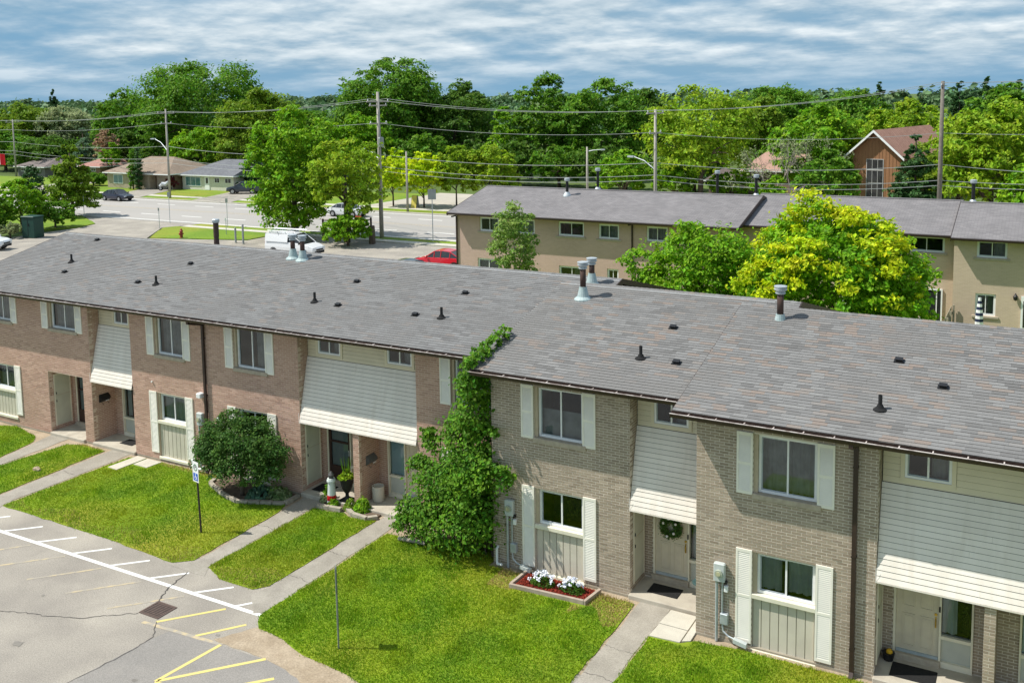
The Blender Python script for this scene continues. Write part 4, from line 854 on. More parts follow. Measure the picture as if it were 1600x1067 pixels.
WINS = [[(-26.69, -25.31, 4.35, 5.24), (-24.12, -22.79, 4.33, 5.22), (-21.18, -19.49, 4.36, 5.23), (-18.54, -17.25, 4.34, 5.21), (-15.55, -14.28, 4.36, 5.22), (-13.26, -11.95, 4.33, 5.2), (-26.88, -25.3, 1.45, 2.63), (-21.16, -19.51, 1.4, 2.55), (-18.02, -17.29, 1.65, 2.59), (-13.3, -12.2, 1.5, 2.6)],
        [(-9.2, -7.6, 4.45, 5.28), (-5.2, -3.6, 4.45, 5.28), (-1.73, -.02, 4.5, 5.31), (-5.0, -3.4, 1.4, 2.6)],
        [(1.49, 2.83, 4.49, 5.33), (5.0, 6.4, 4.49, 5.33), (1.49, 2.4, 1.6, 2.70)]]
for (x0, x1, yw, bm, rx0, rx1), wins in zip(DS, WINS):
    ye, yr, ze = yw-.63, yw+4.4, 5.5; zr = ze+.25*(yr-ye); yk = 2*yr-ye
    m = MB(); hs = [(a-x0, b-x0, c, d) for a, b, c, d in wins]
    wall_panel(m, (x0, yw, 0), (1, 0, 0), (0, -1, 0), x1-x0, .1, 5.42, hs, th=.2); m.box(x0, x1, yk-.8, yk-.6, .1, 5.42).box(x0, x0+.2, yw+.21, yk-.8, .1, 5.42).box(x1-.2, x1, yw+.21, yk-.8, .1, 5.42)
    wo = m.build('wall', bm, rear)
    r = MB().prism([(ye, ze), (ye, ze-.1), (yr, zr-.1), (yk, ze-.1), (yk, ze), (yr, zr)], rx0, rx1).build('roof', shD, rear)
    for xx in (rx0-.03, rx1+.001): MB().prism([(ye, ze+.01), (ye, ze-.2), (yr, zr-.2), (yk, ze-.2), (yk, ze+.01), (yr, zr+.01)], xx, xx+.029).build('rake_board', brown, r)
    MB().prism([(ye+.1, 5.38), (yr, zr-.14), (yk-.1, 5.38)], rx1-.45, rx1-.35).build('gable', brown, r)
    MB().prism([(ye+.1, 5.38), (yr, zr-.14), (yk-.1, 5.38)], rx0+.35, rx0+.45).build('gable', brown, r)
    MB().box(rx0, rx1, ye+.02, yw+.1, 5.40, 5.42).build('soffit', brown, r)
    MB().prism([(ye, ze-.02), (ye, ze-.13), (ye-.09, ze-.13), (ye-.11, ze-.03)], rx0, rx1).build('gutter', brown, rear)
    for a, b, c, d in wins:
        w = window(rear, a, b, yw+.07, c, d, random.choice(['side', 'none', 'full', 'none']), frame=.095)
        MB().bbox(a-.14, b+.14, yw-.06, yw+.12, c-.11, c-.005, .01).build('sill', stone, w)
    MB().box(rx0, rx1, yr-.16, yr+.16, zr-.035, zr+.012).build('ridge_cap', shD, r)
dm = MB()
dm.box(-16.45, -16.37, 29.14, 29.22, .3, 5.3).box(-16.45, -16.37, 28.62, 29.13, 5.28, 5.36); dm.build('downspout', brown, rear)
MB().box(-28.42, -28.34, 29.14, 29.22, .3, 5.2).box(-28.42, -28.34, 28.62, 29.13, 5.2, 5.28).build('downspout', brown, rear)
# patio door, white door, wall lamp
pd = MB().box(-1.12, -1.05, 30.42, 30.495, .3, 2.65).box(-.12, -.05, 30.42, 30.495, .3, 2.65).box(-1.05, -.12, 30.42, 30.495, 2.58, 2.65).box(-.35, -.3, 30.43, 30.495, .3, 2.58).build('patio_door', whitef, rear)
MB().box(-1.05, -.12, 30.46, 30.49, .3, 2.58).build('pane', mat('dark_pane', (.02, .022, .025), (.03, .03, .033), rough=.06, spec=.6), pd)
wd = MB().box(3.5, 4.4, 29.82, 29.895, .3, 2.72).build('door', whitef, rear); MB().box(3.6, 4.3, 29.81, 29.819, 1.2, 2.5).build('pane', MATS['dark_pane'], wd)
MB().lathe((3.26, 29.76, 2.5), [(.03, 0), (.09, .05), (.11, .2), (.04, .3), (.02, .36)], 8).box(3.22, 3.30, 29.80, 29.895, 2.68, 2.78).build('wall_lamp', black, rear)
def flueD(x, y, z, h):
    f = MB().lathe((x, y, z-.08), [(.28, 0), (.26, .08), (.12, .3)], 12).build('flue', galv, rear); MB().lathe((x, y, z+.2), [(.09, 0), (.09, h-.4)], 10).build('pipe', black, f); MB().lathe((x, y, z+h-.25), [(.15, 0), (.17, .05), (.17, .18), (.12, .2)], 12).build('cap', galv, f)
flueD(-22.12, 32.4, 6.45, 1.15); flueD(-21.0, 34.6, 6.6, 1.5); flueD(.9, 34.9, 6.6, 1.35); flueD(-10.9, 35.2, 6.5, 1.4); flueD(-13.6, 36.2, 6.2, 1.8)
# ---- bungalows across the road
def hip_roof(x0, x1, y0, y1, ze, zr, m, par, inset=None, ov=.5, hipl=True, hipr=True):
    x0 -= ov; x1 += ov; y0 -= ov; y1 += ov; ym = (y0+y1)/2; i = inset or (y1-y0)/2
    a = x0+(i if hipl else 0); b = x1-(i if hipr else 0)
    v = [(x0, y0, ze), (x1, y0, ze), (x1, y1, ze), (x0, y1, ze), (a, ym, zr), (b, ym, zr), (x0, y0, ze-.15), (x1, y0, ze-.15), (x1, y1, ze-.15), (x0, y1, ze-.15)]
    r = MB().add(v, [(0, 1, 5, 4), (1, 2, 5), (2, 3, 4, 5), (3, 0, 4), (9, 8, 7, 6)]).build('roof', m, par)
    MB().add([v[k] for k in (0, 1, 2, 3, 6, 7, 8, 9)], [(4, 5, 1, 0), (5, 6, 2, 1), (6, 7, 3, 2), (7, 4, 0, 3)]).build('fascia', whitef, r); return r
def hwin(par, x0, x1, y, z0, z1, n=2, gm=None):
    w = MB().box(x0, x1, y-.06, y-.002, z0, z1).build('window', whitef, par); k = (x1-x0-.08)/n
    for i in range(n): MB().box(x0+.08+i*k, x0+i*k+k, y-.075, y-.061, z0+.08, z1-.08).build('pane', gm or MATS['dark_pane'], w)
b1 = thing('bungalow', 'low bungalow with brown hip roof behind two tall cedars across the road', 'house', (-111.5, 78, .26))
bk1 = mat('bungalow_brick', (.42, .36, .26), (.36, .3, .22), rough=.9, scale=3)
MB().box(-118, -109, 73.5, 83, .2, 2.5).build('wall', bk1, b1); MB().box(-109, -105, 74.6, 83, .2, 2.5).build('garage', mat('carport_brown', (.20, .14, .1), (.16, .11, .08), rough=.9), b1)
hip_roof(-118, -105, 73.5, 83, 2.55, 4.65, shinglemat('shingle_brown', (.26, .205, .16), (.31, .245, .19)), b1, inset=4.5)
hwin(b1, -116.6, -114.6, 73.5, .9, 2.2, 2, mat('teal_glass', (.10, .22, .22), (.08, .18, .18), rough=.1, spec=.6)); hwin(b1, -113.2, -112, 73.5, 1.1, 2.2, 1)
MB().box(-108.6, -105.4, 74.5, 74.59, .3, 2.2).build('garage_door', mat('garage_tan', (.42, .36, .28), (.38, .32, .25), rough=.6), b1)
b2 = thing('bungalow', 'white bungalow with dark grey hip roof across the road', 'house', (-99.7, 80, .26))
MB().box(-104.6, -94.6, 75.6, 84.5, .2, 2.35).build('wall', mat('bungalow_white', (.66, .64, .56), (.58, .56, .48), rough=.85, scale=3), b2)
hip_roof(-104.6, -94.6, 75.6, 84.5, 2.4, 4.35, shinglemat('shingle_slate', (.15, .155, .17), (.19, .195, .21)), b2, inset=4.6, hipr=False)
hwin(b2, -103.9, -100.9, 75.6, .75, 2.1, 3, MATS['teal_glass']); hwin(b2, -98.2, -97.2, 75.6, 1.3, 2.05, 2); hwin(b2, -96.2, -95, 75.6, 1.3, 2.05, 2)
d = MB().box(-100.1, -99.2, 75.52, 75.599, .3, 2.25).build('door', whitef, b2); MB().box(-99.85, -99.45, 75.505, 75.519, 1.2, 2.0).build('pane', MATS['dark_pane'], d)
for (nm, x0, x1, y, ze, zr, lab, rc, wc) in (('h', -143.2, -138.2, 88, 1.9, 3.4, 'small house with reddish roof peeking behind the young tree', (.36, .2, .17), (.3, .19, .13)), ('h', -155, -147.5, 84, 1.9, 3.2, 'grey house half hidden by trees at the far left', (.2, .17, .16), (.2, .19, .18)), ('h', -29, -20.2, 96, 3.3, 5.6, 'house with faded pink roof behind the bare tree', (.38, .24, .19), (.3, .22, .17))):
    h = thing('house', lab, 'house', ((x0+x1)/2, y+4, .26)); MB().box(x0, x1, y, y+8, .1, ze).build('wall', mat('wall_%d' % int(x0), wc, tuple(q*.85 for q in wc), rough=.9), h)
    hip_roof(x0, x1, y, y+8, ze, zr, shinglemat('shingle_far_%d' % int(-x0), rc, tuple(q*1.15 for q in rc)), h, inset=2.6); hwin(h, x0+1, x0+2.4, y, 1.0, ze-.3); hwin(h, x1-2.4, x1-1.2, y, 1.0, ze-.3)
pk = thing('house', 'low dark roofed porch house left of the faded pink roof', 'house', (-30, 92, .26)); MB().box(-31.5, -28.4, 90, 95, .1, 2.4).build('wall', mat('porch_brown', (.16, .12, .1), (.12, .09, .08), rough=.9), pk); hip_roof(-31.5, -28.4, 90, 95, 2.5, 3.8, shinglemat('shingle_dark', (.12, .1, .09), (.15, .12, .11)), pk, inset=1.5)
# ---- brown gabled hall
ch = thing('hall', 'brown wood gabled hall with tall cross barred window and pink roof', 'building', (-12.7, 90, .26), -.19)
hw, hd, he, hp = 2.75, 18, 5.75, 8.25
brownsid = mat('brown_vertical_siding', (.33, .17, .085), (.27, .135, .07), rough=.8, scale=3, stretch=(6, 6, .1), coords='obj')
def gprism(m, pts, y0, y1):
    n = len(pts); return m.add([(x, y0, z) for x, z in pts]+[(x, y1, z) for x, z in pts], [tuple(range(n)), tuple(range(2*n-1, n-1, -1))]+[(i, n+i, n+(i+1) % n, (i+1) % n) for i in range(n)])
wl = gprism(MB(), [(-hw, -.1), (hw, -.1), (hw, he-.26), (0, hp-.3), (-hw, he-.26)], 0, hd).build('wall', brownsid, ch)
for k in range(15):
    x = -hw+.12+k*(2*hw-.24)/14; zt = he-.26+(hp-he)*(1-abs(x)/hw)-.1
    if -1.0 < x < 1.0: MB().box(x-.03, x+.03, -.03, -.001, 5.15, zt).build('batten', brownsid, wl)
    else: MB().box(x-.03, x+.03, -.03, -.001, 0, zt).build('batten', brownsid, wl)
sl_ = (hp-he)/hw; ex = hw+.6
pr = shinglemat('shingle_pink', (.36, .20, .15), (.42, .24, .18), axis=1)
r = gprism(MB(), [(0, hp), (0, hp-.2), (ex, he-.6*sl_-.2), (ex, he-.6*sl_)], -.7, hd+.4).build('roof', pr, ch); gprism(MB(), [(0, hp), (-ex, he-.6*sl_), (-ex, he-.6*sl_-.2), (0, hp-.2)], -.7, hd+.4).build('roof', pr, ch)
for s in (-1, 1): gprism(MB(), [(0, hp+.02), (s*ex, he-.6*sl_+.02), (s*ex, he-.6*sl_-.24), (0, hp-.26)][::s], -.78, -.701).build('rake_board', whitef, ch)
w = MB().box(-.94, -.88, -.06, -.002, .6, 5.06).box(.88, .94, -.06, -.002, .6, 5.06).box(-.88, .88, -.06, -.002, 5.0, 5.06).box(-.88, .88, -.07, -.002, 3.8, 3.92).box(-.88, .88, -.06, -.002, 2.41, 2.45).box(-.88, .88, -.06, -.002, .6, .75).box(-.32, -.28, -.05, -.002, .75, 5).box(.28, .32, -.05, -.002, .75, 5).build('window', mat('grey_mullion', (.5, .5, .5), (.44, .44, .44), rough=.5), ch)
for a, b in ((-.88, -.34), (-.26, .26), (.34, .88)):
    for c, d in ((.75, 2.4), (2.46, 3.75), (3.95, 5.0)): MB().box(a, b, -.02, -.003, c, d).build('pane', MATS['dark_pane'], w)
# ================================================================ TREES AND SHRUBS
L_DARK = leafmat('leaf_dark', (.085, .185, .02), (.12, .235, .025)); L_MID = leafmat('leaf_mid', (.11, .255, .018), (.16, .32, .022)); L_BRIGHT = leafmat('leaf_bright', (.17, .37, .014), (.25, .44, .018))
L_OLIVE = leafmat('leaf_olive', (.17, .29, .02), (.23, .345, .026)); L_YG = leafmat('leaf_yellow_green', (.24, .40, .018), (.33, .46, .024)); L_LIME = leafmat('leaf_lime', (.16, .37, .012), (.28, .50, .014), hue=.02, scale=.8)
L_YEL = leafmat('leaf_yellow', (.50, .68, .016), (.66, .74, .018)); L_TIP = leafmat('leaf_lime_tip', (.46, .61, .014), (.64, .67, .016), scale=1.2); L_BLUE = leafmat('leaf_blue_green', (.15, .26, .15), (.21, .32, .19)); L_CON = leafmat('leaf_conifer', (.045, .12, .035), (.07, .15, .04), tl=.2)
L_GREY = leafmat('leaf_grey_green', (.30, .37, .17), (.38, .43, .21)); L_PINK = leafmat('leaf_pinkish', (.48, .30, .2), (.43, .33, .2)); L_RED = leafmat('leaf_dark_red', (.16, .03, .035), (.21, .045, .045)); L_VINE = leafmat('leaf_vine', (.075, .205, .014), (.15, .32, .02), rnd=.45, scale=1.4)
L_SHRUB = leafmat('leaf_shrub', (.06, .15, .028), (.11, .22, .04), rnd=.4, scale=2); L_FAR = leafmat('leaf_far', (.08, .165, .07), (.12, .20, .08), tl=.2, scale=.05); L_BIRCH = leafmat('leaf_birch', (.20, .34, .06), (.33, .44, .11), scale=1.2)
L_HOSTA = leafmat('leaf_hosta', (.09, .2, .13), (.13, .25, .16), scale=3); L_HOSTAV = leafmat('leaf_hosta_pale', (.36, .43, .22), (.15, .25, .08), scale=6)
def leaf_quads(C, Nn, size, rng, asp=.62, droop=None):
    n = len(C); Nn = Nn/np.linalg.norm(Nn, axis=1, keepdims=True)
    t = rng.normal(size=(n, 3))
    if droop is not None: t = t*.25+np.array(droop)
    t -= Nn*(t*Nn).sum(1, keepdims=True); t /= np.linalg.norm(t, axis=1, keepdims=True)+1e-9; b = np.cross(Nn, t)
    s = (size*rng.uniform(.65, 1.35, n))[:, None]; V = np.zeros((n, 4, 3)); cup = Nn*s*.12
    V[:, 0] = C-t*s*.5-cup; V[:, 1] = C+b*s*asp*.5+t*s*.05+cup*.3; V[:, 2] = C+t*s*.55-cup; V[:, 3] = C-b*s*asp*.5+t*s*.05+cup*.3
    return V.reshape(-1, 3), np.arange(4*n).reshape(-1, 4)
def sample_lobes(lobes, n, rng, clump=26, tight=.16, shell=.5):
    lobes = np.array(lobes, float); A = (lobes[:, 3]*lobes[:, 4]+lobes[:, 4]*lobes[:, 5]+lobes[:, 3]*lobes[:, 5]); k = max(4, n//clump)
    li = rng.choice(len(lobes), k, p=A/A.sum()); d = rng.normal(size=(k, 3)); d /= np.linalg.norm(d, axis=1, keepdims=True)
    d[:, 2] = np.where(d[:, 2] < -.55, -d[:, 2]*.6, d[:, 2])
    rr = shell+(1-shell)*rng.random(k)**.5; R = lobes[li, 3:6]; cc = lobes[li, :3]+d*R*rr[:, None]
    ci = rng.integers(0, k, n); sc = R[ci].mean(1)*tight
    off = rng.normal(size=(n, 3))*sc[:, None]*np.array([1.15, 1.15, .6]); P = cc[ci]+off
    Nn = d[ci]*.8+rng.normal(size=(n, 3))*.5+np.array([-.18, -.12, .5]); return P, Nn
def round_lobes(x, y, z0, z1, r, rng, k=16, ry=None, top=.8, flat=1.0):
    k = int(k*1.6)
    """crown between heights z0 and z1"""
    h = (z1-z0)/2; cz = (z0+z1)/2; ry = ry or r; out = [(x, y, cz, r*.55, ry*.55, h*.66)]
    for i in range(k):
        a = 2*math.pi*(i*.618+rng.uniform(-.06, .06)); t = -.75+1.6*(i+.5)/k; w = math.sqrt(max(.08, 1-min(abs(t), .97)**2*top)); q = rng.uniform(.19, .36)
        out.append((x+math.cos(a)*r*w*.74, y+math.sin(a)*ry*w*.74, cz+t*h*.72, r*q, ry*q, min(h*.42, r*q*1.05)))
    for i in range(3): out.append((x+rng.uniform(-.25, .25)*r, y+rng.uniform(-.25, .25)*ry, z1-h*.22*rng.uniform(.7, 1.4), r*.26, ry*.26, h*.24))
    return out
def trunk_mesh(x, y, zb, zt, r, rng, limbs=(), lean=0):
    m = MB(); h = zt-zb; p = [(x, y, zb-.15), (x+lean*.2, y, zb+h*.25), (x+lean*.6+rng.uniform(-.1, .1)*r*3, y, zb+h*.6), (x+lean, y, zt)]
    m.tube(p, [r*1.25, r, r*.75, r*.35], 8)
    for (lx, ly, lz) in limbs:
        s = .25+.45*rng.random(); b = Vector((x+lean*s, y, zb+h*s)); e = Vector((lx, ly, lz)); mid = b.lerp(e, .5)+Vector((0, 0, (e-b).length*.08)); m.tube([b, mid, e], [r*.5, r*.3, r*.1], 6)
    return m
SEEDN = [100]
def tree(name, label, x, y, z1, z0, r, lm, n, size, k=16, ry=None, bk=None, kind='round', cat='tree', group=None, base=.25, tr=None, clump=26, tight=.16, top=.8, extra=None):
    SEEDN[0] += 1; rng = np.random.default_rng(SEEDN[0]); t = thing(name, label, cat, (x, y, base), group=group)
    ry = ry or r
    if kind == 'round': lobes = round_lobes(x, y, z0, z1, r, rng, k, ry, top)
    elif kind == 'column':
        lobes = [(x, y, z0+(z1-z0)*(i+.5)/7, r*(1-abs((i+.2)/7-.35)*.9), ry*(1-abs((i+.2)/7-.35)*.9), (z1-z0)/7*1.1) for i in range(7)]
    elif kind == 'cone':
        lobes = []
        for i in range(44):
            f = min(.97, (i+.5)/44*rng.uniform(.85, 1.12)); f = 1-(1-f)**.8 if f < 1 else f; zz = z0+(z1-z0)*f; rr = r*(1-f)**.8+.06*r; a = i*2.4
            lobes.append((x+math.cos(a)*rr*.6, y+math.sin(a)*rr*.6, zz, rr*.42+.05*r, rr*.42+.05*r, (z1-z0)/16+.05))
    if extra: lobes += extra
    P, Nn = sample_lobes(lobes, n, rng, clump, tight)
    ok = P[:, 2] > base+.15; P, Nn = P[ok], Nn[ok]
    V, F = leaf_quads(P, Nn, size, rng, droop=(0, 0, -1) if kind == 'weep' else None)
    npmesh('crown', V, F, lm, t)
    r_ = tr or max(.08, r*.05); lb = [(l[0], l[1], l[2]) for l in lobes[1::2]][:9] if kind == 'round' else []
    trunk_mesh(x, y, base, z0+(z1-z0)*(.55 if kind == 'round' else .9), r_, rng, lb).build('trunk', bk or bark, t, smooth=True)
    return t
FT = 'background trees beyond the road'
def far(label, x, y, z1, z0, r, lm, dens=1.0, size=None, **kw):
    size = size or .5; n = int((2.2 if kw.get('group') == 'skyline conifers' else 1)*dens*min(26000 if r > 8 else 15000, max(1500, 6.2*r*(r+(z1-z0)/2)*2.1/(size*size*.36)*1.15)))
    return tree(kw.pop('name', 'leafy_tree'), label, x, y, z1, z0, r, lm, n, size, **kw)
far('huge dark green maple rising above the grey roofed bungalow', -120.9, 95, 19.6, 1.6, 10.9, L_MID, k=26)
far('bright green tree in front of the huge maple, left of the grey roof', -110.8, 86, 8.8, 1.4, 5.7, L_BRIGHT)
far('olive green maple behind the grey car across the road', -101.4, 88, 14.3, .8, 6.7, L_OLIVE, k=20)
far('green tree between the olive maple and the tallest central tree', -103.8, 100, 11.4, 1.5, 6.2, L_MID)
far('tallest dark green tree behind the central utility pole', -89.8, 105, 19.3, 1.8, 9.0, L_MID, k=26)
far('rounded dark tree joined to the right of the tallest tree', -80.2, 110, 15.2, .6, 7.2, L_DARK, k=20)
far('mid green tree at the foot of the tallest tree', -85.6, 92, 10.6, 2, 5.6, L_BRIGHT)
far('tall green tree just left of the huge maple', -145.5, 100, 15.2, .4, 6.6, L_MID, k=20)
far('yellow green tree at the far left behind the pole', -175.7, 100, 13.2, .4, 7.6, L_OLIVE)
far('dark green tree between the olive maple and the huge maple, low behind the bungalow', -112, 104, 11, .5, 6.5, L_DARK)
far('grey green tree behind the young tree at the left', -167.8, 104, 12.4, .4, 6.8, L_GREY)
far('green tree cut by the left edge of the photo', -170.6, 92, 7.8, .4, 5.2, L_MID)
far('dark low tree behind the far left pole', -155, 91, 6.8, .4, 6.6, L_DARK)
far('blue green spruce above the reddish roofed house', -147.7, 92, 8.6, .4, 3.0, L_BLUE, kind='cone', name='spruce_tree')
far('small yellow green tree right of the reddish roof', -131.4, 85, 6.2, 1.6, 1.9, L_BRIGHT, size=.4)
far('small pinkish leaved tree above the brown roofed bungalow', -138.2, 89.5, 8.0, 2.6, 2.2, L_PINK, size=.4)
far('dark tree filling the gap left of the huge maple', -135, 104, 10, .4, 7, L_DARK)
far('tall pointed dark poplar right of centre', -64, 110, 16.3, .4, 5.6, L_MID, k=20)
far('narrow bright green tree at the left foot of the poplar', -67.9, 105, 11.5, .4, 2.9, L_BRIGHT)
far('wide bright green tree right of the poplar', -53.9, 110, 15.1, .4, 6.9, L_MID, k=22)
far('dark tree with reddish top behind the yellow green tree', -49.9, 118, 13.7, .4, 4.3, L_DARK)
far('small bright tree above the rear roof near the short pole', -38.2, 80, 6.6, 1, 3.0, L_BRIGHT, size=.4)
far('low green tree right of the short pole', -31.8, 79, 5.8, 1, 2.6, L_BRIGHT, size=.4)
far('large airy yellow green tree with visible trunk above the rear roof', -29.2, 80, 13.7, 2.2, 6.2, L_YG, dens=.75, k=24, size=.42, tight=.2)
far('dark olive tree behind the bare tree', -32.4, 115, 12.5, .4, 4.8, L_OLIVE)
far('green tree right of the bare tree', -19.5, 93, 11, 1.2, 5.3, L_BRIGHT, k=20)
far('dense dark green tree left of the brown hall', -13.9, 71, 7.4, 1, 3.1, L_MID, size=.38)
far('green tree above and behind the brown hall', -22.4, 130, 13.0, 1, 7.4, L_MID)
far('broad dark green tree on the skyline behind the bare tree', -39, 150, 13.9, 1, 9.2, L_MID)
far('pale lime weeping willow behind the brown hall roof', -13.9, 121, 11.4, 1, 6.8, L_YG, k=18)
far('dark pine in front of the hall roof beside the tall right pole', -6.9, 76, 8.9, 1, 2.6, L_CON, kind='cone', size=.36, dens=1.4, name='pine_tree')
far('large loose yellow green willow at the right edge', -.4, 75, 12.2, .6, 5.2, L_YG, k=24, size=.42)
far('yellow green tree between the right pole and the willow', -3.4, 79, 9.3, .6, 3.0, L_OLIVE, size=.42)
far('deep green tree rising behind the right willow', -1.3, 115, 13.7, 3, 5.6, L_MID)
far('low green tree at the right edge behind the rear roof', 4.5, 70, 7, .5, 4.0, L_BRIGHT, size=.42)
for i, (x, y, z, r, lab) in enumerate(((-24.5, 170, 14.4, 2.7, 'dark conifer on the skyline above the brown hall'), (-17.3, 170, 13.7, 2.7, 'dark conifer on the skyline left of the tall right pole'), (-11, 170, 14.4, 3.3, 'dark conifer on the skyline just right of the tall right pole'), (-6.5, 165, 15.0, 2.9, 'tallest dark conifer on the skyline at the right'), (-1.8, 165, 14.6, 3.2, 'dark conifer on the skyline in the right corner'), (-30, 175, 13.5, 3, 'dark conifer on the skyline left of the brown hall'), (-446, 300, 20.5, 4.4, 'lone dark spruce on the skyline at the far left'), (-139, 200, 14.5, 3, 'dark conifer on the skyline right of the huge maple'), (-128, 195, 14.6, 4, 'dark tree clump on the skyline left of the tallest tree'))):
    far(lab, x, y, z, .4, r, L_CON, kind='cone' if i != 8 else 'round', size=.6, group='skyline conifers', name='conifer_tree')
YR = 'young yellow trees in a row along the far sidewalk'
for (x, y, z, r, lm, lab) in ((-62.3, 68.6, 6.8, 2.5, L_YEL, 'yellow green young tree beside the central pole'), (-58.4, 69.2, 6.6, 2.9, L_YEL, 'most yellow young tree beside the short wooden pole'), (-55.2, 71.1, 7.4, 2.9, L_YG, 'third young tree of the yellow row'), (-51.6, 73.1, 7.3, 3.3, L_YG, 'greenest young tree at the right end of the yellow row')):
    far(lab, x, y, z, 1.1, r, lm, size=.34, dens=1.1, group=YR, name='young_tree', tr=.09)
far('light green drooping tree beside the white van', -56, 44.9, 12.2, .2, 4.3, L_BRIGHT, size=.34, k=26, dens=1.25, tr=.28, top=.55, extra=[(-56, 44.6, 1.7, 2.6, 2.4, 1.3), (-57.8, 44.4, 2.8, 1.7, 1.7, 1.5), (-54.2, 44.4, 2.6, 1.8, 1.6, 1.5), (-55.2, 43.8, 1.2, 1.5, 1.5, .9)])
far('yellow tinged multi stemmed tree right of the white van', -49.2, 43.9, 9.8, 1.8, 3.5, L_YG, size=.32, dens=.62, k=18, tr=.24, tight=.2)
far('green bush at the foot of the multi stemmed tree', -47.9, 42.4, 3.0, .3, 2.2, L_BRIGHT, size=.26, name='bush', cat='shrub')
t = far('young pyramidal street tree at the left by the driveway', -90.3, 47.1, 8.5, 1.5, 3.1, L_OLIVE, kind='cone', size=.34, name='young_tree', dens=1.3, tr=.16)
far('large round bright green bush at the far left', -83.9, 36.6, 5.6, .3, 2.2, L_BRIGHT, size=.3, name='bush', cat='shrub')
far('round green bush cut by the left edge', -83.4, 33.4, 4.2, .3, 2.0, L_MID, size=.28, name='bush', cat='shrub')
far('dark upright evergreen among the left bushes', -97.8, 47.5, 5.2, .3, 1.7, L_CON, kind='column', size=.3, name='evergreen_shrub', cat='shrub')
far('clipped dark green hedge ball beside the green utility box', -83.2, 39.8, 2.9, .3, 2.0, L_MID, size=.24, name='bush', cat='shrub')
far('dusty low shrub beside the green utility box', -80.6, 33.2, 1.7, .3, 1.2, L_GREY, size=.2, name='bush', cat='shrub')
for x, lab in ((-111.1, 'left one of two tall narrow cedars by the brown roofed bungalow'), (-109.9, 'right one of two tall narrow cedars by the brown roofed bungalow')):
    far(lab, x, 72.4, 5.9 if x < -110.5 else 6.1, .3, .66, L_CON if x > -110.5 else L_MID, kind='column', size=.26, dens=1.5, name='cedar_tree', group='pair of tall cedars')
far('dark red leaved bush left of the white bungalow', -105.6, 74.6, 2.2, .3, 1.1, L_RED, size=.24, name='bush', cat='shrub')
far('green hedge at the left front of the brown roofed bungalow', -122.5, 74.5, 2.2, .3, 2.6, L_MID, size=.28, name='bush', cat='shrub', ry=1.2)
far('spreading spruce overhanging the white bungalow', -93.4, 78, 6.2, .5, 2.4, L_CON, kind='cone', size=.36, name='spruce_tree')
UN = 'understorey trees behind the road'
for i, (x, y, z, r, lm, lab) in enumerate(((-78, 98, 7.5, 5, L_MID, 'dark low tree under the rounded dark tree right of the central pole'), (-71, 100, 6.5, 4.2, L_DARK, 'low dark tree behind the greenest young tree'), (-62, 98, 6.5, 4.6, L_DARK, 'low dark tree at the foot of the poplar'), (-55, 97, 6.0, 4.6, L_MID, 'low tree at the foot of the wide bright tree'), (-48, 96, 6.5, 4.4, L_DARK, 'low dark tree left of the short pole with loops'), (-43, 92, 5.5, 4.0, L_MID, 'low tree just behind the short pole with loops'), (-36, 98, 7.5, 4.6, L_DARK, 'dark tree filling the gap behind the airy yellow green tree'), (-96, 96, 7.5, 5.5, L_MID, 'low tree behind the drooping tree'), (-90, 90, 5.5, 4.2, L_OLIVE, 'low olive tree right of the spreading spruce'), (-128, 92, 7, 5, L_DARK, 'dark low tree behind the brown bungalow roof'), (-118, 90, 6.5, 4.5, L_DARK, 'dark low tree behind the tall cedars'), (-140, 97, 8, 5, L_DARK, 'dark tree behind the small reddish roof'), (-162, 93, 6.5, 5.5, L_MID, 'low tree left of the grey house at the far left'), (-185, 105, 10, 8, L_MID, 'broad tree beyond the left edge'), (-13, 100, 7.5, 4, L_MID, 'tree close behind the hall at its left eave'), (-24, 104, 9, 5, L_MID, 'tree behind the faded pink roof'), (-6, 92, 7.5, 4.5, L_OLIVE, 'tree behind the dark pine'), (3.5, 90, 9.5, 5, L_MID, 'dense tree behind the right willow at the edge'), (-27, 84, 4.2, 2.8, L_BRIGHT, 'low bush at the foot of the bare tree'), (-19.5, 72, 4.6, 2.6, L_BRIGHT, 'leafy bush below the bare tree branches'))):
    far(lab, x, y, z, .3, r, lm, size=.48, dens=.8, group=UN)
# distant wooded band on the horizon: one mass nobody could count
def woods():
    rng = np.random.default_rng(5); Ls = []
    for (ya, yb, n, zlo, zhi) in ((190, 260, 420, 6, 11), (300, 480, 520, 7, 13), (600, 1100, 600, 9, 17)):
        for i in range(n):
            y = rng.uniform(ya, yb); x = 4.8-(y+22)*rng.uniform(-1.1, 2.6); z = rng.uniform(zlo, zhi); r = rng.uniform(4, 7)*(1+y/900); Ls.append((x, y, z*.5, r, r, z*.5))
    P, Nn = sample_lobes(Ls, 160000, rng, 14, .25, .8); d = np.hypot(P[:, 0]-4.8, P[:, 1]+22.5)
    V, F = leaf_quads(P, Nn, np.clip(d*.0055, .9, 4.5), rng, asp=.8); o = npmesh('distant_woods', V, F, L_FAR, kind='stuff'); tag(o, 'distant wooded band along the horizon', 'woods')
woods()
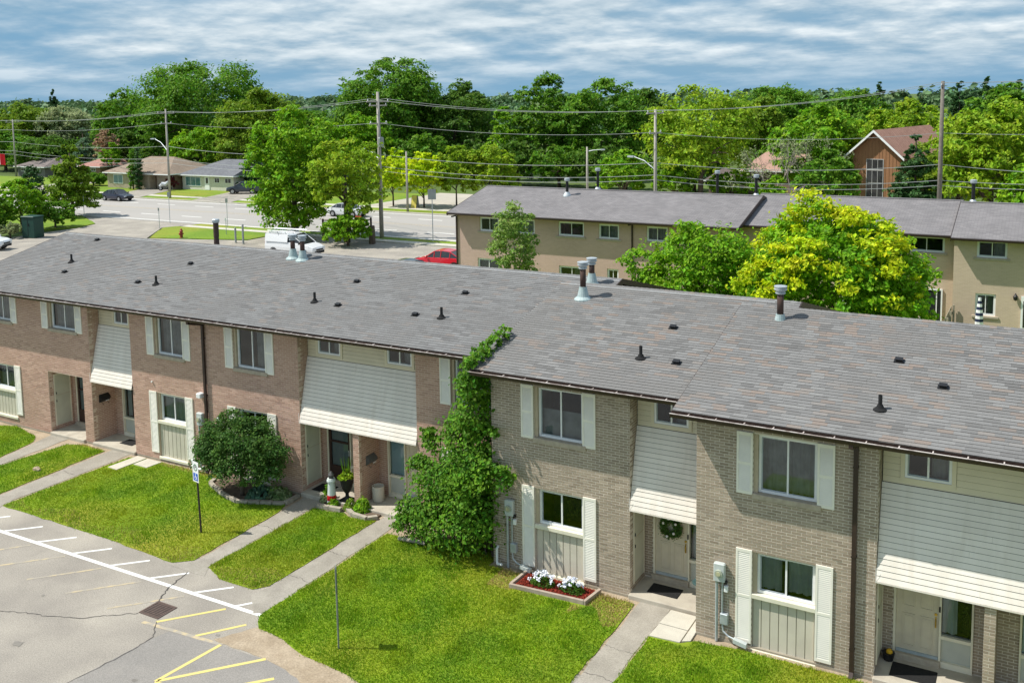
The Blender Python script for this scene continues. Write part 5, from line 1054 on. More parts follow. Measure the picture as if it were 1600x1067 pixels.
# ---- between the two rows
tree('birch_tree', 'slim pale leaved birch in front of the rear row windows', -21.3, 24, 7.1, 1.6, 1.4, L_BIRCH, 5200, .17, k=20, bk=palebark, tr=.09, clump=18, tight=.22, base=.24)
tree('maple_tree', 'green maple left of the lime yellow maple', -9.5, 20.4, 6.6, 1.2, 2.8, L_BRIGHT, 15500, .2, k=22, base=.24, tight=.2, extra=[(-10.0, 20.2, 6.4, .7, .7, .8), (-12.3, 20.2, 4.9, .7, .7, .9), (-13.0, 20.3, 4.4, .5, .5, .7), (-11.6, 20.2, 3.6, .9, .9, 1.2), (-8.2, 19.4, 5.6, 1.3, 1.3, 1.2)])
lm_ = tree('maple_tree', 'large lime yellow maple glowing behind the front roof', -3.2, 19, 7.6, .9, 3.85, L_LIME, 30000, .2, k=46, base=.24, tr=.25, clump=22, tight=.13, top=.95, extra=[(-4.0, 19, 7.4, 1.2, 1.2, .8), (-4.3, 19, 8.0, .55, .55, .5), (-2.7, 19, 7.0, 1.3, 1.3, .8)])
def tips():      # yellow leaves on the outer upper shoots
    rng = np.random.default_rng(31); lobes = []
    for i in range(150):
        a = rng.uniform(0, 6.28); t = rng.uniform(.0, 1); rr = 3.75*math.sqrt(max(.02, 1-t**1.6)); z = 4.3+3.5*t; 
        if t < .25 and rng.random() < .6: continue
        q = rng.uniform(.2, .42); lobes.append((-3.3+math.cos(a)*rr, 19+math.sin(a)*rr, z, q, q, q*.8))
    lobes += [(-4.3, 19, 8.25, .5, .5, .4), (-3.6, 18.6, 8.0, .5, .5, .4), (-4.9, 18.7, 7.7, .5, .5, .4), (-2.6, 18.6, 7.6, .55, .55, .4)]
    P, Nn = sample_lobes(lobes, 9500, rng, 14, .4, .3); V, F = leaf_quads(P, Nn, .2, rng); npmesh('yellow_tips', V, F, L_TIP, lm_)
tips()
tree('bush', 'pale lime bush beside the wooden fence of the rear yard', -.75, 27.6, 1.95, .3, 1.15, L_YG, 2600, .13, cat='shrub', base=.24)
# ---- bare tree: branching skeleton with sparse leaves
def bare_tree():
    rng = np.random.default_rng(77); x0, y0 = -19.4, 76.0; t = thing('bare_tree', 'half dead grey tree with bare branches above the rear roof', 'tree', (x0, y0, .25)); m = MB(); tips = []
    def grow(p, d, L, r, lev):
        e = p+d*L; mid = p+d*L*.5+Vector(rng.normal(0, L*.05, 3)); m.tube([p, mid, e], [r, r*.8, r*.6], 6 if lev < 2 else 4, cap=False)
        if lev >= 5: tips.append(e); return
        for k in range(3 if lev < 2 else 2+(rng.random() < .5)):
            nd = (d+Vector(rng.normal(0, .42, 3))+Vector((0, 0, .12))).normalized(); grow(e if k else mid.lerp(e, .8), nd, L*rng.uniform(.62, .85), r*.58, lev+1)
    for a in (-.55, -.1, .35, .7): grow(Vector((x0+a*1.2, y0+rng.uniform(-.4, .4), .2)), Vector((a*.7, rng.uniform(-.2, .2), 1)).normalized(), 2.6, .12, 0)
    m.build('branches', palebark, t)
    T = np.array(tips); sel = T[rng.random(len(T)) < .5]; P = np.repeat(sel, 4, 0)+rng.normal(0, .22, (len(sel)*4, 3)); V, F = leaf_quads(P, rng.normal(size=P.shape), .22, rng); npmesh('crown', V, F, L_GREY, t)
bare_tree()
# ---- climbing vine on the step of the front row
def vine():
    rng = np.random.default_rng(9); t = thing('climbing_vine', 'lush green vine climbing the wall corner onto the roof edge', 'vine', (-8.9, -.9, .25))
    lobes = [(-9.6, -.9, 1.2, 1.1, .75, 1.0), (-9.0, -1.0, 1.0, 1.0, .85, .8), (-9.9, -.85, 2.0, .75, .55, .7), (-9.1, -.95, 2.2, .95, .75, .9), (-8.4, -1.2, 1.6, .55, .65, 1.2), (-8.5, -1.15, 2.7, .6, .7, .7), (-8.0, -1.45, 2.75, .75, .35, .45), (-7.55, -1.45, 2.85, .42, .22, .3), (-8.8, -.9, 3.3, .75, .6, .8), (-9.3, -.6, 3.5, .55, .4, .6), (-8.6, -.95, 4.2, .5, .55, .7), (-8.9, -.7, 4.6, .32, .4, .5), (-8.45, -1.2, 5.0, .32, .5, .55), (-8.4, -1.5, 5.45, .3, .42, .4), (-8.3, -1.45, 5.85, .24, .3, .24), (-8.27, -1.05, 5.98, .22, .35, .2), (-8.25, -.65, 6.1, .2, .35, .2), (-8.22, -.25, 6.22, .17, .35, .17), (-8.2, .05, 6.32, .13, .22, .16), (-10.3, -.7, 3.35, .2, .2, .3), (-10.2, -.7, 2.9, .3, .25, .45), (-10.55, -.8, 2.4, .3, .25, .3), (-10.75, -.95, 1.0, .4, .35, .55), (-10.95, -1.0, .7, .35, .35, .4), (-10.3, -1.05, .8, .6, .5, .6), (-7.75, -1.3, 3.9, .3, .16, .16), (-10.65, -.45, 2.3, .35, .2, .2)]
    P, Nn = sample_lobes(lobes, 21000, rng, 16, .22, .55); ok = (P[:, 2] > .3) & ~((P[:, 0] > -7.98) & (P[:, 1] > -1.09)) & ~((P[:, 1] > -.03) & (P[:, 2] < 5.6)); P, Nn = P[ok], Nn[ok]; Nn += np.array([0, -.35, 0])
    V, F = leaf_quads(P, Nn, .105, rng, asp=.7); npmesh('foliage', V, F, L_VINE, t)
    m = MB()
    for k in range(9):
        x = -10.4+k*.3; e = (x*.4-5.1, -.9+.3*rng.random(), 3.0+2.4*rng.random()); m.tube([(x*.7-2.6, -.8, .2), ((x+e[0])/2-.2, -.85, 1.6), e], [.035, .025, .01], 5)
    m.build('stem', bark, t)
    # creeper runner tips on the rake
vine()
# ---- round shrub at the front
t = tree('round_shrub', 'round dark green shrub in a stone edged bed by the rose brick wall', -17.3, -.95, 2.8, .42, 1.78, L_SHRUB, 20000, .085, k=22, ry=.95, cat='shrub', base=.26, tr=.06, clump=14, tight=.18, extra=[(-18.75, -.9, 1.3, .5, .5, .5), (-15.95, -.9, 1.9, .5, .4, .4), (-17.6, -.9, 2.75, .5, .4, .25), (-18.4, -1.0, 2.1, .45, .4, .35)])
def plant(name, label, x, y, r, h, n, size, lm, cat='plant', ball=True, z=.26):
    SEEDN[0] += 1; rng = np.random.default_rng(SEEDN[0]); a = rng.uniform(0, 2*np.pi, n); q = rng.random(n)**.5
    P = np.column_stack([x+np.cos(a)*q*r, y+np.sin(a)*q*r, z+.05+h*(1-q**2)*rng.uniform(.5, 1, n)]); Nn = np.column_stack([np.cos(a)*q, np.sin(a)*q, .7+0*a])+rng.normal(0, .35, (n, 3))
    V, F = leaf_quads(P, Nn, size, rng, asp=.6); t = thing(name, label, cat, (x, y, z)); npmesh('leaves', V, F, lm, t)
    m = MB()
    for k in range(5): m.tube([(x, y, z-.05), (x+r*.4*math.cos(k*1.3), y+r*.4*math.sin(k*1.3), z+h*.7)], [.012, .006], 5)
    m.build('stem', bark, t); return t
plant('hosta', 'blue green hosta under the round shrub', -16.75, -.72, .45, .32, 170, .19, L_HOSTA)
plant('hosta', 'cream edged hosta at the corner of the shrub bed', -16.2, -.5, .42, .3, 170, .18, L_HOSTAV)
plant('flowering_plant', 'bright green leafy plant below the brick wing wall', -13.2, -.1, .28, .4, 200, .13, L_BRIGHT)
plant('flowering_plant', 'small grey green plant left of the toy lighthouse', -14.62, -.12, .2, .22, 110, .09, L_GREY)
plant('flowering_plant', 'low green plant in front of the toy lighthouse', -14.22, -.22, .2, .2, 110, .1, L_BRIGHT)
plant('flowering_plant', 'tuft of narrow green leaves behind the toy lighthouse', -14.62, .02, .14, .5, 90, .2, L_MID)
plant('flowering_plant', 'olive plant at the foot of the brick wing wall', -13.62, -.15, .22, .3, 140, .1, L_OLIVE)
plant('dried_flowers', 'dusty mauve dried flower clump beside the vine', -11.15, -.55, .22, .75, 160, .08, leafmat('leaf_mauve', (.25, .2, .19), (.3, .25, .2)))
# ================================================================ VEHICLES
def paint(name, c): return mat('paint_'+name, c, tuple(q*.97 for q in c), rough=.3, coat=.6, spec=.5, scale=2)
tyre = mat('tyre', (.015, .015, .016), (.02, .02, .02), rough=.9); rimm = mat('alloy', (.45, .46, .47), (.4, .41, .42), rough=.3, metal=.7); lampw = mat('headlight', (.75, .78, .8), (.7, .73, .75), rough=.1, spec=.7); lampr = mat('tail_light', (.35, .01, .01), (.3, .01, .01), rough=.2, spec=.6)
darktrim = mat('dark_trim', (.02, .02, .022), (.03, .03, .03), rough=.6)
CARS = {  # stations: x, z_low, z_belt, half width;  cabin: x, z_roof, half width at roof
 'sedan': dict(L=4.6, w=.9, body=[(-2.3, .42, .78, .74), (-2.2, .28, .92, .82), (-1.6, .24, .98, .89), (-.6, .22, .96, .9), (.6, .22, .94, .9), (1.1, .24, .90, .89), (1.8, .26, .80, .85), (2.2, .3, .68, .78), (2.3, .4, .6, .68)],
               cab=[(-1.75, .98, .8), (-.95, 1.40, .66), (-.2, 1.46, .66), (.35, 1.42, .66), (1.15, .92, .78)], wb=1.36, wr=.32),
 'suv': dict(L=4.6, w=.92, body=[(-2.3, .5, .95, .8), (-2.22, .36, 1.08, .86), (-1.6, .3, 1.1, .92), (-.6, .28, 1.08, .93), (.6, .28, 1.06, .93), (1.15, .3, 1.04, .92), (1.8, .32, .97, .88), (2.2, .38, .84, .8), (2.3, .5, .72, .7)],
             cab=[(-2.2, 1.1, .8), (-1.9, 1.55, .7), (-.6, 1.68, .7), (.25, 1.62, .7), (1.2, 1.05, .82)], wb=1.36, wr=.36),
 'van': dict(L=4.8, w=.92, body=[(-2.4, .45, 1.15, .86), (-2.38, .32, 1.2, .9), (-1.6, .28, 1.2, .92), (-.6, .26, 1.2, .93), (.6, .26, 1.16, .93), (1.3, .28, 1.08, .91), (1.9, .3, .98, .86), (2.3, .36, .82, .78), (2.4, .5, .7, .68)],
             cab=[(-2.38, 1.2, .86), (-2.33, 1.84, .8), (-1.0, 1.9, .8), (.35, 1.8, .76), (1.45, 1.05, .8)], wb=1.5, wr=.33)}
def car(name, label, loc, rz, pm, kind='sedan', group=None, cargo=False):
    c = CARS[kind]; t = thing(name, label, 'van' if kind == 'van' else 'car', loc, rz, group, local=True)
    def loft(secs, closed=True):
        m = MB(); n = len(secs[0]); vs = [q for s in secs for q in s]
        fs = [(i*n+k, i*n+(k+1) % n, (i+1)*n+(k+1) % n, (i+1)*n+k) for i in range(len(secs)-1) for k in range(n)]; fs += [tuple(range(n-1, -1, -1)), tuple(range((len(secs)-1)*n, len(secs)*n))]
        return m.add(vs, fs)
    secs = []
    for x, zl, zb, w in c['body']:
        zm = zl+(zb-zl)*.55; secs.append([(x, -w*.9, zl), (x, -w, zl+.12), (x, -w, zm), (x, -w*.95, zb-.03), (x, -w*.86, zb), (x, w*.86, zb), (x, w*.95, zb-.03), (x, w, zm), (x, w, zl+.12), (x, w*.9, zl)])
    body = loft(secs).build('body', pm, t, smooth=False)
    cab = c['cab']; zb0 = [np.interp(x, [b[0] for b in c['body']], [b[2] for b in c['body']]) for x, _, _ in cab]; wb0 = [np.interp(x, [b[0] for b in c['body']], [b[3] for b in c['body']])*.9 for x, _, _ in cab]
    # glass house and roof panel
    gs = [[(x, -wb0[i], zb0[i]-.02), (x, -w, max(z-.03, zb0[i]-.01)), (x, w, max(z-.03, zb0[i]-.01)), (x, wb0[i], zb0[i]-.02)] for i, (x, z, w) in enumerate(cab)]
    gm = loft(gs).build('windows', mat('car_window', (.02, .024, .028), (.03, .034, .04), rough=.05, spec=.8), t)
    rs = [[(x, -w-.01, z-.05), (x, -w*.8, z), (x, w*.8, z), (x, w+.01, z-.05)] for x, z, w in cab[1:-1]]
    loft(rs).build('roof', pm, t)
    class _PL:
        def tube(self, *a): MB().tube(*a).build('pillar', pm, t)
    pl = _PL()
    for i in range(len(cab)):
        x, z, w = cab[i]
        if i in (0, len(cab)-1): continue
        for s in (-1, 1): pl.tube([(x, s*(wb0[i]+.012), zb0[i]-.02), (x, s*(w+.012), z-.04)], .03, 5)
    for s in (-1, 1):
        for i, j in ((0, 1), (len(cab)-1, len(cab)-2)): pl.tube([(cab[i][0], s*(wb0[i]), zb0[i]-.01), (cab[j][0], s*(cab[j][2]+.01), cab[j][1]-.04)], .035, 5)
    if cargo:
        x0, x1 = cab[0][0]+.05, -.05
        for s in (-1, 1): MB().add([(x0, s*.93, 1.18), (x1, s*.945, 1.18), (x1, s*.80, 1.82), (x0, s*.82, 1.8)], [(0, 1, 2, 3) if s > 0 else (3, 2, 1, 0)]).build('cargo_side', pm, t)
        rk = MB()
        for s in (-1, 1): rk.tube([(-2.2, s*.7, 2.02), (.6, s*.66, 2.0)], .025, 6)
        for x in (-2.0, -1.2, -.4, .4):
            rk.tube([(x, -.78, 2.0), (x, .78, 2.0)], .022, 6)
            for s in (-1, 1): rk.tube([(x, s*.7, 1.82), (x, s*.7, 2.0)], .02, 5)
        rk.build('roof_rack', galv, t)
        ld = MB()
        for s in (-.15, .15): ld.tube([(-2.4, s+.3, 2.08), (.9, s+.3, 2.08)], .025, 6)
        for k in range(10): ld.tube([(-2.2+k*.32, .15, 2.08), (-2.2+k*.32, .45, 2.08)], .015, 5)
        ld.build('ladder', galv, t)
    for x in (-c['wb'], c['wb']):
        for s in (-1, 1):
            y = s*(c['w']-.10); w = MB().disc((x, y, c['wr']), (0, 1, 0), c['wr'], .22, 18).build('wheel', tyre, t); MB().disc((x, y+s*.105, c['wr']), (0, 1, 0), c['wr']*.62, .03, 14).build('rim', rimm, w)
            k = MB(); 
            for a in range(7): 
                a0 = math.pi*a/6; k.obox((x+math.cos(a0)*(c['wr']+.04), s*(c['w']+.004), c['wr']+math.sin(a0)*(c['wr']+.04)), (-math.sin(a0)*.1, 0, math.cos(a0)*.1), (0, .015, 0), (math.cos(a0)*.02, 0, math.sin(a0)*.02))
            k.build('wheel_arch', darktrim, t)
    fb, rb = c['body'][-2], c['body'][1]
    for s in (-1, 1):
        MB().obox((fb[0]-.02, s*.58, fb[2]-.06), (.1, s*-.03, 0), (.02, .16, 0), (0, 0, .06)).build('headlight', lampw, t); MB().obox((rb[0]+.0, s*.66, rb[2]-.16), (.09, 0, 0), (0, .12, 0), (0, 0, .09)).build('tail_light', lampr, t)
        xm = cab[-1][0]-.25; MB().bbox(xm-.06, xm+.08, s*(c['w']+.1)-.09, s*(c['w']+.1)+.09, zb0[-1]+.02, zb0[-1]+.17, .02).build('mirror', pm if kind != 'van' else darktrim, t)
    MB().obox((c['body'][-1][0]-.01, 0, .42), (.03, 0, 0), (0, .6, 0), (0, 0, .1)).obox((c['body'][0][0]+.03, 0, .45), (.03, 0, 0), (0, .7, 0), (0, 0, .1)).build('bumper', darktrim, t)
    MB().obox((c['body'][-1][0]+.015, 0, .62), (.02, 0, 0), (0, .42, 0), (0, 0, .06)).build('grille', darktrim, t)
    return t
car('cargo_van', 'white cargo van with ladder on its roof rack in the back lot', (-48.6, 36.6, .225), math.radians(3), paint('white', (.78, .79, .8)), 'van', cargo=True)
car('parked_sedan', 'red sedan partly hidden by the rear row corner', (-34.2, 36.4, .225), math.radians(184), paint('red', (.55, .008, .02)), 'sedan')
car('parked_car', 'dark grey car whose bonnet shows beside the red sedan', (-34.3, 31.6, .225), math.radians(172), paint('dark_grey', (.035, .045, .055)), 'sedan')
car('parked_suv', 'white suv at the left edge of the photo', (-76.0, 27.6, .225), math.radians(22), paint('pearl', (.74, .76, .78)), 'suv')
car('road_sedan', 'dark blue sedan driving on the main road', (-100.6, 61.2, .2), 0, paint('navy', (.012, .014, .035)), 'sedan')
car('road_car', 'silver white car on the road behind the drooping tree', (-61.6, 59.4, .2), 0, paint('silver', (.62, .64, .66)), 'sedan')
car('parked_suv', 'dark blue grey suv in the driveway of the white bungalow', (-90.6, 73.6, .3), math.radians(205), paint('slate', (.03, .04, .055)), 'suv')
car('parked_car', 'black car parked by the reddish roofed house', (-130.5, 78, .3), math.radians(120), paint('black', (.012, .012, .014)), 'suv')
# motorcycle by the white bungalow
mc = thing('motorcycle', 'parked motorcycle under a pale cover beside the white bungalow', 'motorcycle', (-104.8, 72.6, .28), .3, local=True)
for x in (-.7, .7): w = MB().disc((x, 0, .32), (0, 1, 0), .32, .12, 14).build('wheel', tyre, mc); MB().disc((x, 0, .32), (0, 1, 0), .18, .14, 10).build('rim', rimm, w)
MB().tube([(-.8, 0, .6), (-.4, 0, .95), (.1, 0, .9), (.5, 0, 1.15), (.75, 0, .9)], [.2, .28, .3, .26, .12], 8).build('cover', mat('pale_cover', (.6, .62, .64), (.5, .52, .55), rough=.8), mc); MB().tube([(.5, -.4, 1.15), (.55, 0, 1.1), (.5, .4, 1.15)], .03, 6).build('handlebar', black, mc)
# ================================================================ POLES AND WIRES
def pole(label, x, y, h, r=.16, arms=(), lamp=None, m=None, transformer=False, base=.25):
    t = thing('utility_pole', label, 'utility pole', (x, y, base)); MB().tube([(x, y, base-.2), (x, y, base+(h-base)*.5), (x, y, h)], [r, r*.85, r*.65], 10).build('post', m or woodpole, t, smooth=True)
    for z, w, dx, dy in arms:
        a = MB().obox((x, y-.02, z), (dx*w, dy*w, 0), (dy*.06, -dx*.06, 0), (0, 0, .06)).build('crossarm', m or woodpole, t); i = MB()
        for s in (-.9, .9): i.lathe((x+dx*w*s, y+dy*w*s, z+.06), [(.03, 0), (.07, .03), (.04, .07), (.06, .12), (.03, .17)], 7)
        i.build('insulator', galv, a)
    if lamp:
        lx, ly, z0, z1 = lamp; l = MB().tube([(x, y, z0), (x+lx*.5, y+ly*.5, z0+(z1-z0)*.7), (x+lx, y+ly, z1)], [.05, .04, .035], 6).build('lamp_arm', galv, t); MB().obox((x+lx*1.12, y+ly*1.12, z1), (lx*.14, ly*.14, 0), (-ly*.06, lx*.06, 0), (0, 0, .07)).build('lamp_head', galv, l)
    if transformer: MB().lathe((x+.35, y-.2, 8.4), [(.2, 0), (.26, .05), (.26, .8), (.2, .9)], 10).build('transformer', mat('transformer_grey', (.3, .32, .32), (.25, .27, .27), rough=.5), t)
    return t
PA = (.35, .94)     # crossarms roughly across the line
pole('wooden pole at the far left beyond the bushes', -154.3, 83.2, 10.1, arms=((9.6, 1.1, *PA),))
pole('pale pole with street lamp between the two bungalows', -95.8, 65.5, 11.8, arms=((11.25, 1.1, *PA), (9.95, .7, *PA)), lamp=(-3.0, .6, 6.4, 7.9))
pole('tall central pole standing at the near road edge', -48.0, 47.3, 13.3, r=.2, arms=((12.45, 1.15, *PA), (12.1, .9, *PA), (10.5, .9, *PA)), lamp=(-2.6, 1.4, 7.3, 8.1), transformer=True)
pole('short bare wooden pole among the yellow trees', -57.5, 64.7, 6.9, r=.14)
pole('tall pole hidden by the yellow green tree above the rear roof', -23.73, 52, 11.5, arms=((11.2, 1.0, *PA), (9.6, .7, *PA)), lamp=(-2.2, .8, 6.6, 7.6))
pole('short pole with cable loops left of the airy tree', -40.5, 75, 7.1, r=.16, lamp=(1.6, .2, 6.6, 6.8))
pole('tall dark pole in front of the brown hall at the right', -3.2, 60, 13.4, r=.2, m=mat('dark_pole', (.2, .18, .155), (.15, .13, .11), rough=.95, scale=4), arms=((13.0, .2, *PA),))
def wire(label, a, b, sag, r=.022):
    a, b = Vector(a), Vector(b); pts = []
    for i in range(17): f = i/16; p = a.lerp(b, f); p.z -= sag*4*f*(1-f); pts.append(p)
    d = ((a+b)/2-CAMPOS).length; m = MB().tube(pts, max(r*.8, d*.00014), 5); tag(m.build('overhead_wire', wirem), label, 'overhead wire', group='overhead wires')
P0, P1, P2, P5, PR, PX = (-154.3, 83.2), (-95.8, 65.5), (-48, 47.3), (-23.73, 52), (-3.2, 60), (6, 62.5); PL = (-230, 104)
spans = [(PL, P0, 'the left edge and the far left pole'), (P0, P1, 'the far left pole and the street lamp pole'), (P1, P2, 'the street lamp pole and the tall central pole'), (P2, P5, 'the tall central pole and the hidden pole'), (P5, PR, 'the hidden pole and the tall dark right pole'), (PR, PX, 'the tall dark right pole and the right edge')]
Z = {'top': [10.0, 9.75, 11.3, 12.5, 11.25, 13.1, 13.3], 'second': [8.6, 8.3, 10.0, 10.55, 9.65, 9.4, 9.3], 'upper cable': [6.6, 6.2, 7.0, 7.75, 7.2, 6.95, 6.2], 'lower cable': [5.2, 4.6, 5.4, 6.7, 6.2, 5.7, 5.4], 'lowest cable': [4.6, 4.0, 4.85, 6.3, 5.8, 5.3, 5.0]}
for k, zz in Z.items():
    for i, (a, b, nm) in enumerate(spans):
        for off in ((-.85, .85) if k == 'top' else (0,)):
            q = 'far' if off > 0 else 'near'
            wire('%s overhead wire between %s' % (('top %s side' % q) if k == 'top' else k, nm), (a[0]+PA[0]*off, a[1]+PA[1]*off, zz[i]+.18*(k == 'top')), (b[0]+PA[0]*off, b[1]+PA[1]*off, zz[i+1]+.18*(k == 'top')), .55 if i != 5 else .1, .03 if 'cable' in k else .022)
# ================================================================ STREET THINGS
def hydrant(x, y):
    t = thing('fire_hydrant', 'small red fire hydrant on the grass island', 'fire hydrant', (x, y, .27)); m = mat('hydrant_red', (.30, .05, .03), (.22, .04, .03), rough=.5)
    MB().lathe((x, y, .2), [(.2, 0), (.2, .08), (.13, .1), (.13, .62), (.17, .64), (.17, .7), (.13, .74), (.08, .86), (.04, .92)], 12).build('barrel', m, t)
    for s in (-1, 1): MB().disc((x+s*.17, y, .66), (1, 0, 0), .075, .14, 10).build('outlet', m, t)
    MB().disc((x, y-.17, .62), (0, 1, 0), .09, .14, 10).build('outlet', m, t)
hydrant(-65.2, 39.8)
t = thing('utility_box', 'dark green metal utility box beside the clipped hedge', 'utility box', (-78.9, 34.4, .26), math.radians(10), local=True); gb = mat('utility_green', (.018, .06, .045), (.014, .05, .04), rough=.5)
MB().bbox(-.75, .75, -.6, .6, 0, 1.9, .05).build('cabinet', gb, t); MB().bbox(-.8, .8, -.66, .66, 1.902, 2.02, .05).build('lid', gb, t); MB().box(-.02, .02, -.615, -.601, .15, 1.8).box(.1, .16, -.64, -.601, 1.1, 1.35).build('door_seam', black, t)
def signpost(label, x, y, h, w, hgt, m, rz=0.0, post=None, base=.25, r=.03):
    t = thing('sign_post', label, 'sign', (x, y, base), rz, local=True); MB().tube([(0, 0, -.1), (0, 0, h)], r, 7).build('post', post or galv, t); MB().box(-w/2, w/2, -.05, -.035, h-hgt, h).build('plate', m, t); return t
backm = mat('sign_back', (.33, .36, .35), (.28, .3, .3), rough=.5)
signpost('grey traffic sign seen from behind left of the drooping tree', -75.2, 58.5 if False else 47.3, 3.2, .3, .5, backm, .4)
signpost('thin grey sign post beside the van', -66.6, 46.9, 2.9, .25, .4, backm, .4)
signpost('narrow sign post at the driveway mouth', -72.95, 44.0, 2.0, .15, .3, backm, .4)
signpost('sign post behind the young street tree', -88.3, 47.0, 2.6, .2, .4, backm, .3)
signpost('sign post at the edge of the grass island', -62.8, 43.0, 1.6, .15, .3, whitef, .4)
signpost('grey sign seen from behind at the rear row corner', -42.4, 47.2, 4.6, .7, .9, backm, .5, r=.04)
for x, y, h, lab in ((-58.2, 39.6, 1.5, 'short grey bollard behind the roof flues'), (-57.0, 39.3, 1.9, 'thin black bollard behind the roof flues'), (-52.9, 45.1, 1.9, 'brown gate post left of the multi stemmed tree'), (-47.4, 45.0, 2.3, 'brown gate post right of the multi stemmed tree')):
    t = thing('bollard', lab, 'bollard', (x, y, .23)); MB().lathe((x, y, .1), [(.09, 0), (.09, h-.05), (.06, h)], 10).build('post', rust if 'brown' in lab else backm, t); MB().lathe((x, y, .1), [(.16, 0), (.16, .14), (.1, .16)], 10).build('base', foundation, t)
t = thing('chain_bar', 'brown barrier bar between the two gate posts', 'barrier', (-50, 45, 1.5)); MB().tube([(-52.9, 45.1, 1.85), (-47.4, 45.0, 2.2)], .05, 6).build('bar', rust, t)
tag(MB().lathe((-46.7, 44.2, .1), [(.3, 0), (.28, .5), (.26, 1.5), (.24, 1.7)], 10).build('tree_stump', bark), 'dark stump post beside the tall central pole', 'stump')
t = thing('sandwich_board', 'yellow folding sign board beneath the yellow trees', 'sign', (-58.9, 68.1, .29)); MB().obox((-58.9, 67.9, 1.0), (.35, 0, 0), (0, .02, 0), (0, .12, .7)).build('board', mat('board_yellow', (.6, .5, .1), (.5, .42, .1), rough=.6), t); MB().obox((-58.9, 68.35, 1.0), (.35, 0, 0), (0, .02, 0), (0, -.12, .7)).build('board', backm, t)
t = thing('road_work_sign', 'small orange sign on the road behind the multi stemmed tree', 'sign', (-54.8, 52.6, .2)); MB().obox((-54.8, 52.6, .95), (.35, 0, 0), (0, .015, 0), (0, 0, .35)).build('plate', mat('sign_orange', (.75, .14, .05), (.7, .13, .05), rough=.5), t); MB().tube([(-54.8, 52.6, .2), (-54.8, 52.6, .7)], .03, 6).build('leg', black, t)
# flag at the far left
t = thing('flag_pole', 'red and white maple leaf flag at the left edge', 'flag', (-79.2, 31.0, .26)); MB().tube([(-79.3, 31.0, .2), (-79.3, 31.0, 8.5)], .04, 7).build('pole', galv, t)
def flagmesh():
    red = mat('flag_red', (.62, .012, .02), (.55, .01, .02), rough=.7); wht = mat('flag_white', (.8, .8, .8), (.74, .74, .74), rough=.7); x0, y, z0, h, L = -79.25, 31.0, 7.45, .95, 1.9
    def cell(a, b, m, nm):
        q = MB(); n = 8; T = []; Bt = []
        for i in range(n+1): f = a+(b-a)*i/n; T.append((x0+f*L, y+.12*math.sin(f*7), z0+h-.12*f)); Bt.append((x0+f*L, y+.12*math.sin(f*7+.4), z0-.18*f))
        q.add(T+Bt, [(i, i+1, n+2+i, n+1+i) for i in range(n)]); return q.build(nm, m, t)
    cell(0, .25, red, 'flag_band'); w = cell(.25, .75, wht, 'flag_field'); cell(.75, 1, red, 'flag_band')
    pts = [(0, .5), (.1, .3), (.22, .36), (.18, .1), (.32, .22), (.36, .14), (.5, .16), (.44, 0), (.5, -.06), (.24, -.26), (.27, -.36), (.03, -.32), (.03, -.5)]; pts = pts+[(-a, b) for a, b in pts[::-1]]
    lf = MB(); cx, cz = x0+.5*L, z0+.38; lf.poly([(cx+a*.62, y+.12*math.sin((.5+a*.3)*7+.2)-.02, cz+b*.72) for a, b in pts]); lf.build('leaf_emblem', red, w)
flagmesh()
# ================================================================ SMALL THINGS AT THE FRONT ROW
def mailbox(label, x, y, z, m):
    t = thing('mailbox', label, 'mailbox', (x, y, z)); n = 8; pr = [(-.0, -.12)]+[(.0+.14*math.sin(math.pi*i/n)*1.0, -.12+.30*i/n+0*i) for i in range(1, n)]+[(0, .18)]
    g = MB(); k = len(pr); g.add([(x+.004+a, y-.2, z+b) for a, b in pr]+[(x+.004+a, y+.2, z+b) for a, b in pr], [tuple(range(k)), tuple(range(2*k-1, k-1, -1))]+[(i, k+i, k+(i+1) % k, (i+1) % k) for i in range(k)]); g.build('box', m, t)
    MB().box(x+.10, x+.15, y-.21, y+.21, z+.02, z+.04).build('lid', m, t); h = MB()
    for yy in (-.12, .12): h.tube([(x+.05, y+yy, z-.12), (x+.12, y+yy, z-.19), (x+.15, y+yy, z-.14)], .008, 5)
    h.build('paper_hook', m, t); MB().box(x+.13, x+.15, y-.02, y+.12, z-.07, z-.05).build('name_plate', whitef, t)
mailbox('black mailbox on the side wall of the left porch', -25.56, .48, 1.85, black); mailbox('grey mailbox on the brick wing wall near the vine', -13.34, .52, 1.62, mat('mailbox_grey', (.14, .14, .13), (.1, .1, .1), rough=.5))
